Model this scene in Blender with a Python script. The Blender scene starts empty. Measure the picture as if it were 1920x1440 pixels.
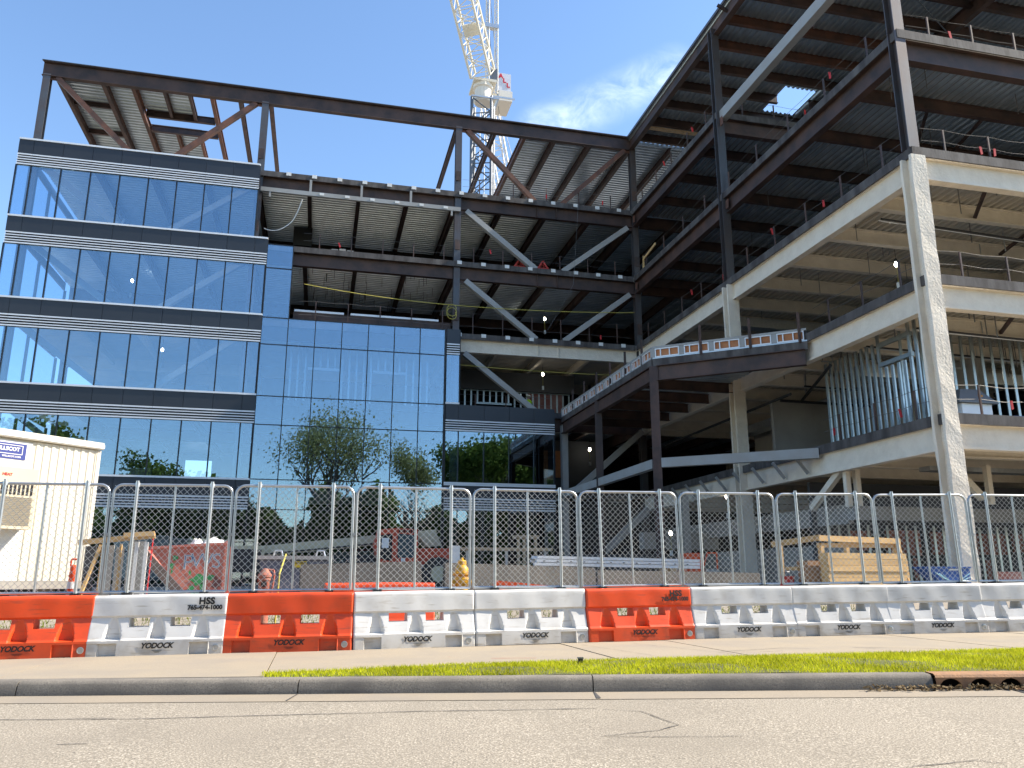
import bpy, math, random
from mathutils import Vector, Matrix
R = math.radians
random.seed(7)
scene = bpy.context.scene
COL = scene.collection

# ------------------------------------------------------------------ camera
cam_data = bpy.data.cameras.new("camera")
cam = bpy.data.objects.new("camera", cam_data)
COL.objects.link(cam)
cam_data.sensor_width = 36.0
cam_data.lens = 28.21
cam_data.clip_end = 2000.0
cam.location = (0.0, 0.0, 1.0)
cam.rotation_euler = (R(90 + 13.609), 0.0, R(-13.429))
scene.camera = cam

# ------------------------------------------------------------------ sky and sun
SUN_AZ = -6.5      # degrees from the +X axis, the street runs along X
SUN_EL = 40.0
world = bpy.data.worlds.new("World")
scene.world = world
world.use_nodes = True
wn, wl = world.node_tree.nodes, world.node_tree.links
wn.clear()
w_out = wn.new("ShaderNodeOutputWorld")
w_bg = wn.new("ShaderNodeBackground")
w_bg.inputs["Strength"].default_value = 0.146
w_sky = wn.new("ShaderNodeTexSky")
w_sky.sky_type = 'NISHITA'
w_sky.sun_disc = False
w_sky.sun_elevation = R(SUN_EL)
w_sky.sun_rotation = R(90 - SUN_AZ)
w_sky.altitude = 200
w_sky.air_density = 1.05
w_sky.dust_density = 0.35
w_sky.ozone_density = 2.2
# thin wisps of cirrus: noise over the sky direction, one streak where the photograph shows it
w_tc = wn.new("ShaderNodeTexCoord")
w_map = wn.new("ShaderNodeMapping")
w_map.inputs["Rotation"].default_value = (R(20), R(-28), R(15))
w_map.inputs["Scale"].default_value = (4.0, 4.0, 6.0)
w_n = wn.new("ShaderNodeTexNoise")
w_n.inputs["Scale"].default_value = 5.5
w_n.inputs["Detail"].default_value = 8
w_n.inputs["Roughness"].default_value = 0.62
w_n.inputs["Distortion"].default_value = 0.5
wl.new(w_tc.outputs["Generated"], w_map.inputs["Vector"])
wl.new(w_map.outputs["Vector"], w_n.inputs["Vector"])
w_r = wn.new("ShaderNodeMapRange")
w_r.inputs["From Min"].default_value = 0.33
w_r.inputs["From Max"].default_value = 0.72
wl.new(w_n.outputs["Fac"], w_r.inputs["Value"])
CLOUD_A = Vector((0.2295, 0.8248, 0.5167)); CLOUD_B = Vector((0.3651, 0.7423, 0.5619))   # ends of the streak
def wmath(op, a=None, b=None, clamp=False):
    n = wn.new("ShaderNodeMath"); n.operation = op; n.use_clamp = clamp
    for i, s in enumerate((a, b)):
        if s is None: continue
        if isinstance(s, (int, float)): n.inputs[i].default_value = s
        else: wl.new(s, n.inputs[i])
    return n.outputs[0]
def wvec(op, a, b=None):
    n = wn.new("ShaderNodeVectorMath"); n.operation = op
    for i, s in enumerate((a, b)):
        if s is None: continue
        if isinstance(s, Vector): n.inputs[i].default_value = s
        else: wl.new(s, n.inputs[i])
    return n
ax = (CLOUD_B - CLOUD_A); ln = ax.length; ax.normalize()
rel = wvec('SUBTRACT', w_tc.outputs["Generated"], CLOUD_A).outputs[0]
t = wmath('DIVIDE', wvec('DOT_PRODUCT', rel, ax).outputs["Value"], ln, True)
sc = wn.new("ShaderNodeVectorMath"); sc.operation = 'SCALE'
sc.inputs[0].default_value = ax * ln; wl.new(t, sc.inputs["Scale"])
dist = wvec('LENGTH', wvec('SUBTRACT', rel, sc.outputs[0]).outputs[0]).outputs["Value"]
fall = wn.new("ShaderNodeMapRange"); fall.interpolation_type = 'SMOOTHSTEP'
wl.new(dist, fall.inputs["Value"])
fall.inputs["From Min"].default_value = 0.036; fall.inputs["From Max"].default_value = 0.004
mask = wmath('MULTIPLY', fall.outputs[0], w_r.outputs[0], True)
mask = wmath('MULTIPLY', mask, 0.30, True)
w_mix = wn.new("ShaderNodeMixRGB")
w_mix.inputs["Color2"].default_value = (8.5, 9.0, 10.0, 1)
wl.new(mask, w_mix.inputs["Fac"])
w_hs = wn.new("ShaderNodeHueSaturation")
w_hs.inputs["Saturation"].default_value = 1.06
wl.new(w_sky.outputs["Color"], w_hs.inputs["Color"])
wl.new(w_hs.outputs["Color"], w_mix.inputs["Color1"])
wl.new(w_mix.outputs["Color"], w_bg.inputs["Color"])
wl.new(w_bg.outputs["Background"], w_out.inputs["Surface"])

sun_data = bpy.data.lights.new("sun", 'SUN')
sun_data.energy = 5.0
sun_data.angle = R(0.53)
sun_data.color = (1.0, 0.90, 0.75)
sun = bpy.data.objects.new("sun", sun_data)
COL.objects.link(sun)
sd = Vector((math.cos(R(SUN_EL)) * math.cos(R(SUN_AZ)), math.cos(R(SUN_EL)) * math.sin(R(SUN_AZ)), math.sin(R(SUN_EL))))
sun.rotation_euler = sd.to_track_quat('Z', 'Y').to_euler()
sun.location = (30, -10, 60)

scene.view_settings.view_transform = 'Standard'
scene.view_settings.look = 'None'
scene.view_settings.gamma = 1.0
scene.view_settings.exposure = 1.05
scene.render.engine = 'CYCLES'
scene.cycles.max_bounces = 8
scene.cycles.diffuse_bounces = 6
scene.cycles.transparent_max_bounces = 24

# ------------------------------------------------------------------ materials
def new_mat(name):
    m = bpy.data.materials.new(name); m.use_nodes = True
    nt = m.node_tree
    return m, nt, nt.nodes["Principled BSDF"], nt.nodes, nt.links

def mat(name, col, rough=0.6, metal=0.0, var=None, scale=3.0, amount=0.5, bump=0.0, bscale=30.0,
        rvar=0.0, detail=6, coord='world', spec=None, stretch=None, rnd=0.0):
    """plain procedural material: base colour, a second colour worn in by noise, fine relief"""
    m, nt, b, N, L = new_mat(name)
    b.inputs["Roughness"].default_value = rough
    b.inputs["Metallic"].default_value = metal
    if spec is not None: b.inputs["Specular IOR Level"].default_value = spec
    b.inputs["Base Color"].default_value = (*col, 1)
    if coord == 'world':
        src = N.new("ShaderNodeNewGeometry").outputs["Position"]
    else:
        src = N.new("ShaderNodeTexCoord").outputs["Object"]
    if stretch:
        mp = N.new("ShaderNodeMapping"); mp.inputs["Scale"].default_value = stretch
        L.new(src, mp.inputs["Vector"]); src = mp.outputs["Vector"]
    out = None
    if var is not None:
        n = N.new("ShaderNodeTexNoise"); n.inputs["Scale"].default_value = scale
        n.inputs["Detail"].default_value = detail; n.inputs["Roughness"].default_value = 0.6
        L.new(src, n.inputs["Vector"])
        mr = N.new("ShaderNodeMapRange"); mr.inputs["From Min"].default_value = 0.38; mr.inputs["From Max"].default_value = 0.66
        mr.inputs["To Max"].default_value = amount
        L.new(n.outputs["Fac"], mr.inputs["Value"])
        mx = N.new("ShaderNodeMixRGB"); mx.inputs["Color1"].default_value = (*col, 1); mx.inputs["Color2"].default_value = (*var, 1)
        L.new(mr.outputs[0], mx.inputs["Fac"]); out = mx.outputs[0]
        if rvar:
            r2 = N.new("ShaderNodeMapRange"); r2.inputs["To Min"].default_value = rough; r2.inputs["To Max"].default_value = rough + rvar
            L.new(n.outputs["Fac"], r2.inputs["Value"]); L.new(r2.outputs[0], b.inputs["Roughness"])
    if rnd:
        oi = N.new("ShaderNodeObjectInfo")
        r3 = N.new("ShaderNodeMapRange"); r3.inputs["To Min"].default_value = 1 - rnd; r3.inputs["To Max"].default_value = 1 + rnd
        L.new(oi.outputs["Random"], r3.inputs["Value"])
        hs = N.new("ShaderNodeHueSaturation"); hs.inputs["Color"].default_value = (*col, 1)
        if out is not None: L.new(out, hs.inputs["Color"])
        L.new(r3.outputs[0], hs.inputs["Value"]); out = hs.outputs[0]
    if out is not None: L.new(out, b.inputs["Base Color"])
    if bump:
        n2 = N.new("ShaderNodeTexNoise"); n2.inputs["Scale"].default_value = bscale; n2.inputs["Detail"].default_value = 5
        L.new(src, n2.inputs["Vector"])
        bp = N.new("ShaderNodeBump"); bp.inputs["Strength"].default_value = bump; bp.inputs["Distance"].default_value = 0.02
        L.new(n2.outputs["Fac"], bp.inputs["Height"]); L.new(bp.outputs["Normal"], b.inputs["Normal"])
    return m

M = {}
M['rust'] = mat("rusted_steel", (0.085, 0.047, 0.036), 0.62, 0.0, (0.032, 0.022, 0.021), 1.3, 0.95, 0.15, 40, rnd=0.25)
M['rustred'] = mat("red_oxide_steel", (0.15, 0.062, 0.036), 0.65, 0.0, (0.05, 0.03, 0.025), 1.6, 0.9, 0.15, 40, rnd=0.2)
M['steel'] = mat("mill_steel", (0.085, 0.09, 0.10), 0.45, 0.3, (0.09, 0.05, 0.035), 0.9, 0.6, 0.1, 40, rnd=0.15)
M['hss'] = mat("grey_primed_steel", (0.33, 0.335, 0.33), 0.55, 0.0, (0.27, 0.24, 0.20), 1.5, 0.45, 0.05, 40)
M['fire'] = mat("sprayed_fireproofing", (0.78, 0.70, 0.58), 0.95, 0.0, (0.68, 0.60, 0.49), 2.2, 0.8, 0.9, 9)
M['firerough'] = mat("rough_fireproofing", (0.82, 0.74, 0.62), 0.95, 0.0, (0.68, 0.60, 0.49), 1.6, 0.7, 1.0, 14)
M['deck'] = mat("galvanised_deck", (0.56, 0.63, 0.69), 0.30, 0.72, (0.40, 0.46, 0.51), 1.4, 0.8, 0, rnd=0.12)
M['deckf'] = mat("oversprayed_deck", (0.62, 0.56, 0.46), 0.5, 0.35, (0.46, 0.46, 0.44), 0.5, 0.9, 0.1, 20)
M['conc'] = mat("concrete", (0.30, 0.28, 0.255), 0.9, 0, (0.20, 0.185, 0.17), 1.2, 0.8, 0.25, 30)
M['edge'] = mat("stained_pour_stop", (0.050, 0.042, 0.040), 0.75, 0.1, (0.30, 0.28, 0.26), 2.2, 0.32, 0.2, 20, stretch=(1, 1, 0.25))
M['panel'] = mat("anthracite_panel", (0.030, 0.034, 0.042), 0.38, 0.2, (0.036, 0.04, 0.047), 0.8, 0.6, 0, rnd=0.06)
M['fin'] = mat("anodised_fin", (0.74, 0.75, 0.76), 0.4, 0.2)
M['mull'] = mat("black_mullion", (0.012, 0.014, 0.018), 0.4, 0.2)
M['galv'] = mat("galvanised_steel", (0.55, 0.57, 0.58), 0.34, 0.75, (0.40, 0.42, 0.43), 8.0, 0.6, 0)
M['wire'] = mat("galvanised_wire", (0.62, 0.62, 0.60), 0.45, 0.4)
M['stud'] = mat("steel_stud", (0.40, 0.45, 0.46), 0.32, 0.75, (0.26, 0.30, 0.31), 4.0, 0.5, 0, rnd=0.15)
M['dark'] = mat("dark_wall_and_hole_shade", (0.018, 0.018, 0.02), 0.9)  # near-black for rear and core walls; fills slots and holes in place of shade
M['greywall'] = mat("grey_membrane_wall", (0.075, 0.08, 0.09), 0.8, 0, (0.055, 0.058, 0.065), 0.7, 0.7)
M['redwall'] = mat("maroon_membrane", (0.20, 0.07, 0.06), 0.8, 0, (0.28, 0.17, 0.15), 1.1, 0.8)
M['redins'] = mat("red_insulation", (0.42, 0.15, 0.11), 0.85, 0, (0.30, 0.12, 0.09), 2.0, 0.6, rnd=0.2)
M['block'] = mat("pale_block_wall", (0.33, 0.31, 0.28), 0.9, 0, (0.24, 0.22, 0.20), 0.8, 0.7)
M['asph'] = None
M['orange'] = None
M['black'] = mat("black_print", (0.012, 0.012, 0.013), 0.6)
M['rubber'] = mat("black_rubber", (0.02, 0.02, 0.02), 0.8, 0, (0.05, 0.045, 0.04), 6, 0.5)
M['blackiron'] = mat("black_pipe", (0.02, 0.02, 0.022), 0.5)
M['wood'] = mat("yellow_lumber", (0.60, 0.40, 0.18), 0.75, 0, (0.46, 0.28, 0.11), 2.5, 0.7, 0.15, 25, stretch=(0.6, 4, 4), rnd=0.12)
M['oldwood'] = mat("weathered_lumber", (0.42, 0.31, 0.19), 0.8, 0, (0.26, 0.19, 0.12), 3, 0.7, 0.15, 25, rnd=0.15)
M['ply'] = mat("orange_sheathing", (0.45, 0.19, 0.08), 0.8, 0, (0.34, 0.14, 0.06), 6, 0.7, rnd=0.15)
M['white'] = mat("white_paint", (0.72, 0.72, 0.70), 0.5, 0, (0.60, 0.58, 0.54), 1.5, 0.4)
M['red'] = mat("red_flagging", (0.55, 0.03, 0.035), 0.7)
M['yellow'] = mat("yellow_rope", (0.55, 0.48, 0.10), 0.8)
M['cable'] = mat("steel_cable", (0.20, 0.20, 0.20), 0.5, 0.5)

def glass_mat():
    m = bpy.data.materials.new("blue_tinted_glass"); m.use_nodes = True
    N, L = m.node_tree.nodes, m.node_tree.links; N.clear()
    out = N.new("ShaderNodeOutputMaterial"); mix = N.new("ShaderNodeMixShader")
    tr = N.new("ShaderNodeBsdfTransparent"); tr.inputs["Color"].default_value = (0.80, 0.89, 0.96, 1)
    gl = N.new("ShaderNodeBsdfGlossy"); gl.inputs["Roughness"].default_value = 0.0
    gl.inputs["Color"].default_value = (0.68, 0.86, 1.0, 1)
    lw = N.new("ShaderNodeLayerWeight"); lw.inputs["Blend"].default_value = 0.28
    mr = N.new("ShaderNodeMapRange"); mr.inputs["To Min"].default_value = 0.21; mr.inputs["To Max"].default_value = 1.0
    L.new(lw.outputs["Fresnel"], mr.inputs["Value"])
    # faint pane-to-pane roller wave
    g = N.new("ShaderNodeNewGeometry"); nz = N.new("ShaderNodeTexNoise"); nz.inputs["Scale"].default_value = 0.9
    L.new(g.outputs["Position"], nz.inputs["Vector"])
    bp = N.new("ShaderNodeBump"); bp.inputs["Strength"].default_value = 0.02; bp.inputs["Distance"].default_value = 0.05
    L.new(nz.outputs["Fac"], bp.inputs["Height"]); L.new(bp.outputs["Normal"], gl.inputs["Normal"])
    L.new(mr.outputs[0], mix.inputs["Fac"]); L.new(tr.outputs[0], mix.inputs[1]); L.new(gl.outputs[0], mix.inputs[2])
    L.new(mix.outputs[0], out.inputs["Surface"])
    return m
M['glass'] = glass_mat()
M['clear'] = glass_mat(); M['clear'].name = 'clear_glass'
for n_ in M['clear'].node_tree.nodes:
    if n_.bl_idname == 'ShaderNodeMapRange': n_.inputs['To Min'].default_value = 0.02; n_.inputs['To Max'].default_value = 0.12
    if n_.bl_idname == 'ShaderNodeBsdfTransparent': n_.inputs['Color'].default_value = (0.93, 0.97, 1.0, 1)

def emit_mat(name, col, s):
    m = bpy.data.materials.new(name); m.use_nodes = True
    N, L = m.node_tree.nodes, m.node_tree.links; N.clear()
    o = N.new("ShaderNodeOutputMaterial"); e = N.new("ShaderNodeEmission")
    e.inputs["Color"].default_value = (*col, 1); e.inputs["Strength"].default_value = s
    L.new(e.outputs[0], o.inputs["Surface"]); return m
M['bulb'] = emit_mat("lit_bulb", (1.0, 0.93, 0.78), 14.0)

# ------------------------------------------------------------------ mesh building
class MB:
    """collects boxes, bars, I-sections and tubes for one mesh object"""
    def __init__(s): s.v = []; s.f = []; s.m = []
    def add(s, vs, fs, mi=0):
        b = len(s.v); s.v.extend(tuple(v) for v in vs)
        for f in fs: s.f.append(tuple(b + i for i in f)); s.m.append(mi)
        return s
    def box(s, x0, x1, y0, y1, z0, z1, mi=0):
        vs = [(x0,y0,z0),(x1,y0,z0),(x1,y1,z0),(x0,y1,z0),(x0,y0,z1),(x1,y0,z1),(x1,y1,z1),(x0,y1,z1)]
        return s.add(vs, [(0,3,2,1),(4,5,6,7),(0,1,5,4),(1,2,6,5),(2,3,7,6),(3,0,4,7)], mi)
    def frame(s, p, q, up):
        p = Vector(p); q = Vector(q); d = (q - p).normalized(); up = Vector(up)
        side = d.cross(up)
        if side.length < 1e-4: side = d.cross(Vector((1, 0, 0)))
        side.normalize(); u = side.cross(d).normalized()
        return p, q, side, u
    def sweep(s, p, q, prof, up=(0,0,1), mi=0, seg=1, jit=0.0, closed=True):
        """extrude a 2-D profile (side, up) from p to q"""
        p, q, sd, u = s.frame(p, q, up); n = len(prof); rows = []
        for k in range(seg + 1):
            c = p.lerp(q, k / seg)
            rows.append([c + sd * (a + random.uniform(-jit, jit)) + u * (b + random.uniform(-jit, jit)) for a, b in prof])
        vs = [v for r in rows for v in r]; fs = []
        for k in range(seg):
            for i in range(n):
                j = (i + 1) % n
                fs.append((k*n+i, k*n+j, (k+1)*n+j, (k+1)*n+i))
        fs.append(tuple(reversed(range(n)))); fs.append(tuple(seg*n + i for i in range(n)))
        return s.add(vs, fs, mi)
    def bar(s, p, q, w, h, up=(0,0,1), mi=0):
        return s.sweep(p, q, [(-w/2,-h/2),(w/2,-h/2),(w/2,h/2),(-w/2,h/2)], up, mi)
    def ibeam(s, p, q, h, w, tf=0.03, tw=0.02, up=(0,0,1), mi=0, seg=1, jit=0.0):
        a, b = h/2, w/2
        pr = [(-b,-a),(b,-a),(b,-a+tf),(tw/2,-a+tf),(tw/2,a-tf),(b,a-tf),(b,a),(-b,a),(-b,a-tf),(-tw/2,a-tf),(-tw/2,-a+tf),(-b,-a+tf)]
        # caps of a concave profile: split into three quads
        p_, q_, sd, u = s.frame(p, q, up); n = 12; vs = []
        for k in range(seg + 1):
            c = p_.lerp(q_, k / seg)
            vs += [c + sd*(x + random.uniform(-jit, jit)) + u*(y + random.uniform(-jit, jit)) for x, y in pr]
        fs = []
        for k in range(seg):
            for i in range(n):
                j = (i + 1) % n
                fs.append((k*n+i, k*n+j, (k+1)*n+j, (k+1)*n+i))
        for o, rv in ((0, True), (seg*n, False)):
            for f in ((0,1,2,3,10,11),(10,3,4,9),(9,4,5,6,7,8)):
                g = tuple(o + i for i in f); fs.append(tuple(reversed(g)) if rv else g)
        return s.add(vs, fs, mi)
    def tube(s, p, q, r, n=8, r2=None, mi=0):
        r2 = r if r2 is None else r2
        p, q, sd, u = s.frame(p, q, (0,0,1)); vs = []
        for c, rr in ((p, r), (q, r2)):
            for i in range(n):
                a = 2*math.pi*i/n; vs.append(c + sd*rr*math.cos(a) + u*rr*math.sin(a))
        fs = [(i, (i+1)%n, n+(i+1)%n, n+i) for i in range(n)]
        fs += [tuple(reversed(range(n))), tuple(range(n, 2*n))]
        return s.add(vs, fs, mi)
    def path(s, pts, r, n=6, mi=0):
        for a, b in zip(pts[:-1], pts[1:]): s.tube(a, b, r, n, mi=mi)
        return s
    def lathe(s, prof, c=(0,0,0), n=20, mi=0, axis='z'):
        """prof: (radius, height) from bottom to top"""
        vs = []
        for r, h in prof:
            for i in range(n):
                a = 2*math.pi*i/n
                x, y, z = r*math.cos(a), r*math.sin(a), h
                if axis == 'y': x, y, z = x, z, y
                if axis == 'x': x, y, z = z, x, y
                vs.append((c[0]+x, c[1]+y, c[2]+z))
        fs = []
        for k in range(len(prof)-1):
            for i in range(n):
                j = (i+1) % n; fs.append((k*n+i, k*n+j, (k+1)*n+j, (k+1)*n+i))
        fs.append(tuple(reversed(range(n)))); fs.append(tuple((len(prof)-1)*n + i for i in range(n)))
        if axis == 'y': fs = [tuple(reversed(f)) for f in fs]
        return s.add(vs, fs, mi)
    def prism(s, poly, y0, y1, mi=0):
        """polygon in (x, z) extruded along y; poly counter-clockwise seen from -y"""
        n = len(poly); vs = [(x, y0, z) for x, z in poly] + [(x, y1, z) for x, z in poly]
        fs = [(j, i, n+i, n+j) for i, j in ((i, (i+1) % n) for i in range(n))]
        fs += [tuple(range(n)), tuple(reversed(range(n, 2*n)))]
        return s.add(vs, fs, mi)
    def zprism(s, poly, z0, z1, mi=0):
        n = len(poly); vs = [(x, y, z0) for x, y in poly] + [(x, y, z1) for x, y in poly]
        fs = [(i, j, n+j, n+i) for i, j in ((i, (i+1) % n) for i in range(n))]
        fs += [tuple(reversed(range(n))), tuple(range(n, 2*n))]
        return s.add(vs, fs, mi)
    def quad(s, a, b, c, d, mi=0): return s.add([a, b, c, d], [(0, 1, 2, 3)], mi)
    def xf(s, mtx):
        s.v = [tuple(mtx @ Vector(v)) for v in s.v]; return s
    def mesh(s, name, mats, smooth=None, off=None):
        me = bpy.data.meshes.new(name)
        vs = s.v if off is None else [(x-off[0], y-off[1], z-off[2]) for x, y, z in s.v]
        me.from_pydata(vs, [], s.f)
        for mt in (mats if isinstance(mats, (list, tuple)) else [mats]): me.materials.append(mt)
        me.polygons.foreach_set("material_index", s.m)
        if smooth is not None:
            me.polygons.foreach_set("use_smooth", [True]*len(s.f))
            me.set_sharp_from_angle(angle=R(smooth))
        me.update()
        return me
    def build(s, name, mats, parent=None, smooth=None):
        off = root_off(parent)
        o = bpy.data.objects.new(name, s.mesh(name, mats, smooth, off))
        COL.objects.link(o)
        if parent is not None: o.parent = parent
        return o

def root_off(o):
    v = Vector((0, 0, 0))
    while o is not None: v = v + o.location; o = o.parent
    return v
def tag(o, label=None, cat=None, group=None, kind=None):
    if label: o["label"] = label
    if cat: o["category"] = cat
    if group: o["group"] = group
    if kind: o["kind"] = kind
    return o
def thing(name, label, cat, loc=(0,0,0), group=None):
    e = bpy.data.objects.new(name, None); COL.objects.link(e)
    e.location = loc; e.empty_display_size = 0.3
    return tag(e, label, cat, group)
def single(mb, name, mats, label, cat, loc=(0,0,0), group=None, smooth=None):
    o = bpy.data.objects.new(name, mb.mesh(name, mats, smooth, loc)); COL.objects.link(o)
    o.location = loc
    return tag(o, label, cat, group)
def copy_tree(o, parent=None):
    c = o.copy(); COL.objects.link(c); c.parent = parent
    for ch in o.children: copy_tree(ch, c)
    return c
_txt = {}
def text_mb(txt, size, shear=0.0, bold=0.0, depth=0.0015, align='CENTER', space=1.0):
    """letters as flat mesh in the XZ plane facing -Y, centred on the origin"""
    cu = bpy.data.curves.new("lettering", 'FONT')
    cu.body = txt; cu.size = size; cu.shear = shear; cu.offset = bold; cu.extrude = depth
    cu.align_x = align; cu.align_y = 'CENTER'; cu.resolution_u = 3; cu.space_character = space
    ob = bpy.data.objects.new("lettering", cu); COL.objects.link(ob)
    dg = bpy.context.evaluated_depsgraph_get(); dg.update()
    me = bpy.data.meshes.new_from_object(ob.evaluated_get(dg))
    mb = MB(); mb.v = [(v.co.x, -v.co.z, v.co.y) for v in me.vertices]
    mb.f = [tuple(p.vertices) for p in me.polygons]; mb.m = [0]*len(mb.f)
    bpy.data.objects.remove(ob); bpy.data.curves.remove(cu); bpy.data.meshes.remove(me)
    return mb
K = 0.01                     # the street climbs one per cent to the right
def gz(x, y):                # height of the building site behind the fence
    t = min(max((y - 12.9) / 5.5, 0), 1); t = t*t*(3-2*t)
    return K*max(min(x, 60), -60) + 0.52*t
# ================================================================== THE BUILDING
YA, YG = 42.0, 41.2          # steel line and glass line of the left wing
XB, YC = 17.5, 19.2          # courtyard face and street face of the right wing
BACK, XR = 61.0, 52.0
LV = [5.63, 9.90, 14.12, 18.35, 22.62]
ROOF = 27.62
COLX = [-15.2, -4.13, 6.83, 17.7]
bld = thing("office_building", "unfinished five storey steel framed office building, half glazed in blue glass", "building", (1.0, 42.0, 0.5))

def P(name, mb, m, parent=None, smooth=None, label=None):
    o = mb.build(name, m, parent or bld, smooth)
    if label: o["label"] = label
    return o

def deck_mb(x0, x1, y0, y1, z, axis, pitch=0.305, dep=0.09):
    """corrugated sheet, ribs along axis"""
    mb = MB(); lo, hi = (y0, y1) if axis == 'x' else (x0, x1)
    n = max(1, int(round((hi - lo) / pitch))); st = (hi - lo) / n
    pr = []
    for i in range(n):
        a = lo + i*st
        pr += [(a, dep), (a + st*.30, dep), (a + st*.45, 0), (a + st*.85, 0)]
    pr.append((hi, dep))
    vs = []
    for t, h in pr:
        if axis == 'x': vs += [(x0, t, z + h), (x1, t, z + h)]
        else: vs += [(t, y0, z + h), (t, y1, z + h)]
    fs = [(2*i, 2*i+1, 2*i+3, 2*i+2) for i in range(len(pr)-1)]
    return mb.add(vs, fs)

def slab(x0, x1, y0, y1, zt, axis, m, parts=True):
    P("floor_slab", MB().box(x0, x1, y0, y1, zt - 0.155, zt), M['conc'])
    # decking is laid bay by bay, sheets a hair apart
    step = 10.97 if axis == 'x' else 10.9
    if axis == 'x':
        a = x0
        while a < x1 - 0.1:
            b = min(a + step, x1); P("metal_deck", deck_mb(a, b - .01, y0, y1, zt - 0.242, axis), m); a = b
    else:
        a = y0
        while a < y1 - 0.1:
            b = min(a + step, y1); P("metal_deck", deck_mb(x0, x1, a, b - .01, zt - 0.242, axis), m); a = b

def beam(p, q, h=0.46, w=0.19, m='rust', seg=1, jit=0, zc=True):
    return P("beam", MB().ibeam(p, q, h, w, 0.025 if m not in ('fire', 'firerough') else 0.06, 0.02 if m not in ('fire', 'firerough') else 0.09, seg=seg, jit=jit), M[m])

# ---------------- left wing: columns
for i, x in enumerate(COLX):
    y = YA + 0.02
    for yy in (YA + 0.15, 51.0, 60.2):
        if yy < 43 or i < 4:
            z1 = ROOF - 0.72 if yy < 43 else (LV[4] - 0.3 if i == 1 or i == 2 else ROOF - .72)
            if i == 3 and yy > 43: z1 = ROOF - .72
            P("column", MB().ibeam((x, yy, 0.3), (x, yy, z1), 0.36, 0.36, 0.035, 0.03, up=(0, 1, 0)), M['steel'])
# ---------------- left wing: floors
for k, zt in enumerate(LV):
    fire = k <= 2
    slab(-15.35, 30.1, YA - 0.1, BACK, zt, 'x', M['deckf'] if k == 2 else M['deck'])
    zb = zt - 0.246
    x = -15.2; j = 0
    while x < 30:
        if not (abs(x - COLX[0]) < .2):
            bm = 'rust' if k > 2 else ('fire' if k == 2 else 'rust')
            h = 0.66 if any(abs(x - c) < .3 for c in COLX) else 0.46
            beam((x, YA + 0.35, zb - h/2), (x, 50.8, zb - h/2), h, 0.2, bm)
            beam((x, 51.2, zb - h/2), (x, 60.0, zb - h/2), h, 0.2, bm)
        x += 10.97/4; j += 1
    beam((-15.2, 51.0, zb - .33), (30.1, 51.0, zb - .33), 0.66, 0.22, 'fire' if k == 2 else 'rust')
    # edge girders, bay by bay, with pour stop in front
    for a, b in zip(COLX[:-1], COLX[1:]):
        if k <= 1 and b < 16: m_ = 'rust'
        elif k == 2 and a > 5: m_ = 'fire'
        else: m_ = 'rust'
        if k == 0: continue
        beam((a + .2, YA + .12, zb - .38), (b - .2, YA + .12, zb - .38), 0.76, 0.26, m_)
    P("pour_stop", MB().box(-15.4, XB - .15, YA - .16, YA - .105, zt - .30, zt + .012), M['edge'])
# stiffeners on the girders of the right bay
for zt in LV[2:]:
    for xs in (11.55, 12.75):
        P("stiffener", MB().box(xs - .012, xs + .012, YA - .008, YA + .1, zt - .94, zt - .27), M['fire'] if zt < 15 else M['rust'])
# ---------------- left wing: roof
zr = ROOF
for a, b in zip(COLX[:-1], COLX[1:]):
    P("roof_girder", MB().ibeam((a - (.25 if a < -15 else -.0), YA + .1, zr - .42), (b, YA + .1, zr - .42), 0.84, 0.30, .035, .025), M['rust'])
P("roof_edge_angle", MB().box(-15.5, 17.4, YA - .10, YA + .02, zr + .004, zr + .05), M['steel'])
zb = zr - .12
for x in (-14.9, -12.65, -11.14, -7.06, -5.55, -3.9, 6.83, 9.1, 10.95, 12.86, 15.17, 17.75, 20.4, 23.1, 25.8, 28.5, 33.0, 38.0):
    beam((x, YA + .3, zb - .24), (x, 52.0, zb - .24), .48, .2, 'rustred' if x in (-11.14, -7.06, 10.95) else 'rust')
for x in (-9.58, -8.27):
    beam((x, YA + .3, zb - .2), (x, 45.38, zb - .2), .36, .16, 'rust')
    beam((x, 47.15, zb - .2), (x, 52.0, zb - .2), .36, .16, 'rustred')
for y in (45.45, 47.08):
    beam((-11.0, y, zb - .22), (-7.2, y, zb - .22), .42, .18, 'rust')
for y in (45.3, 48.4):
    beam((-14.8, y, zb - .16), (-12.75, y, zb - .16), .3, .14, 'rust')
for x0, x1, y0, y1 in ((-15.1, -11.14, YA + .2, 52.1), (-11.14, -8.2, YA + .2, 45.4), (-11.14, -8.2, 47.1, 52.1), (10.85, XR, YA + .2, 52.1),
                       (-8.2, -7.72, 42.35, 42.9), (-8.2, -7.5, 42.92, 43.4), (-8.2, -6.9, 50.9, 51.5)):
    P("roof_deck", deck_mb(x0, x1, y0, y1, zr - .14, 'x', .305, .09), M['deck'])
beam((-15.0, 52.0, zb - .3), (-3.9, 52.0, zb - .3), .6, .2, 'rust')
beam((10.9, 52.0, zb - .3), (XR, 52.0, zb - .3), .6, .2, 'rust')
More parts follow.
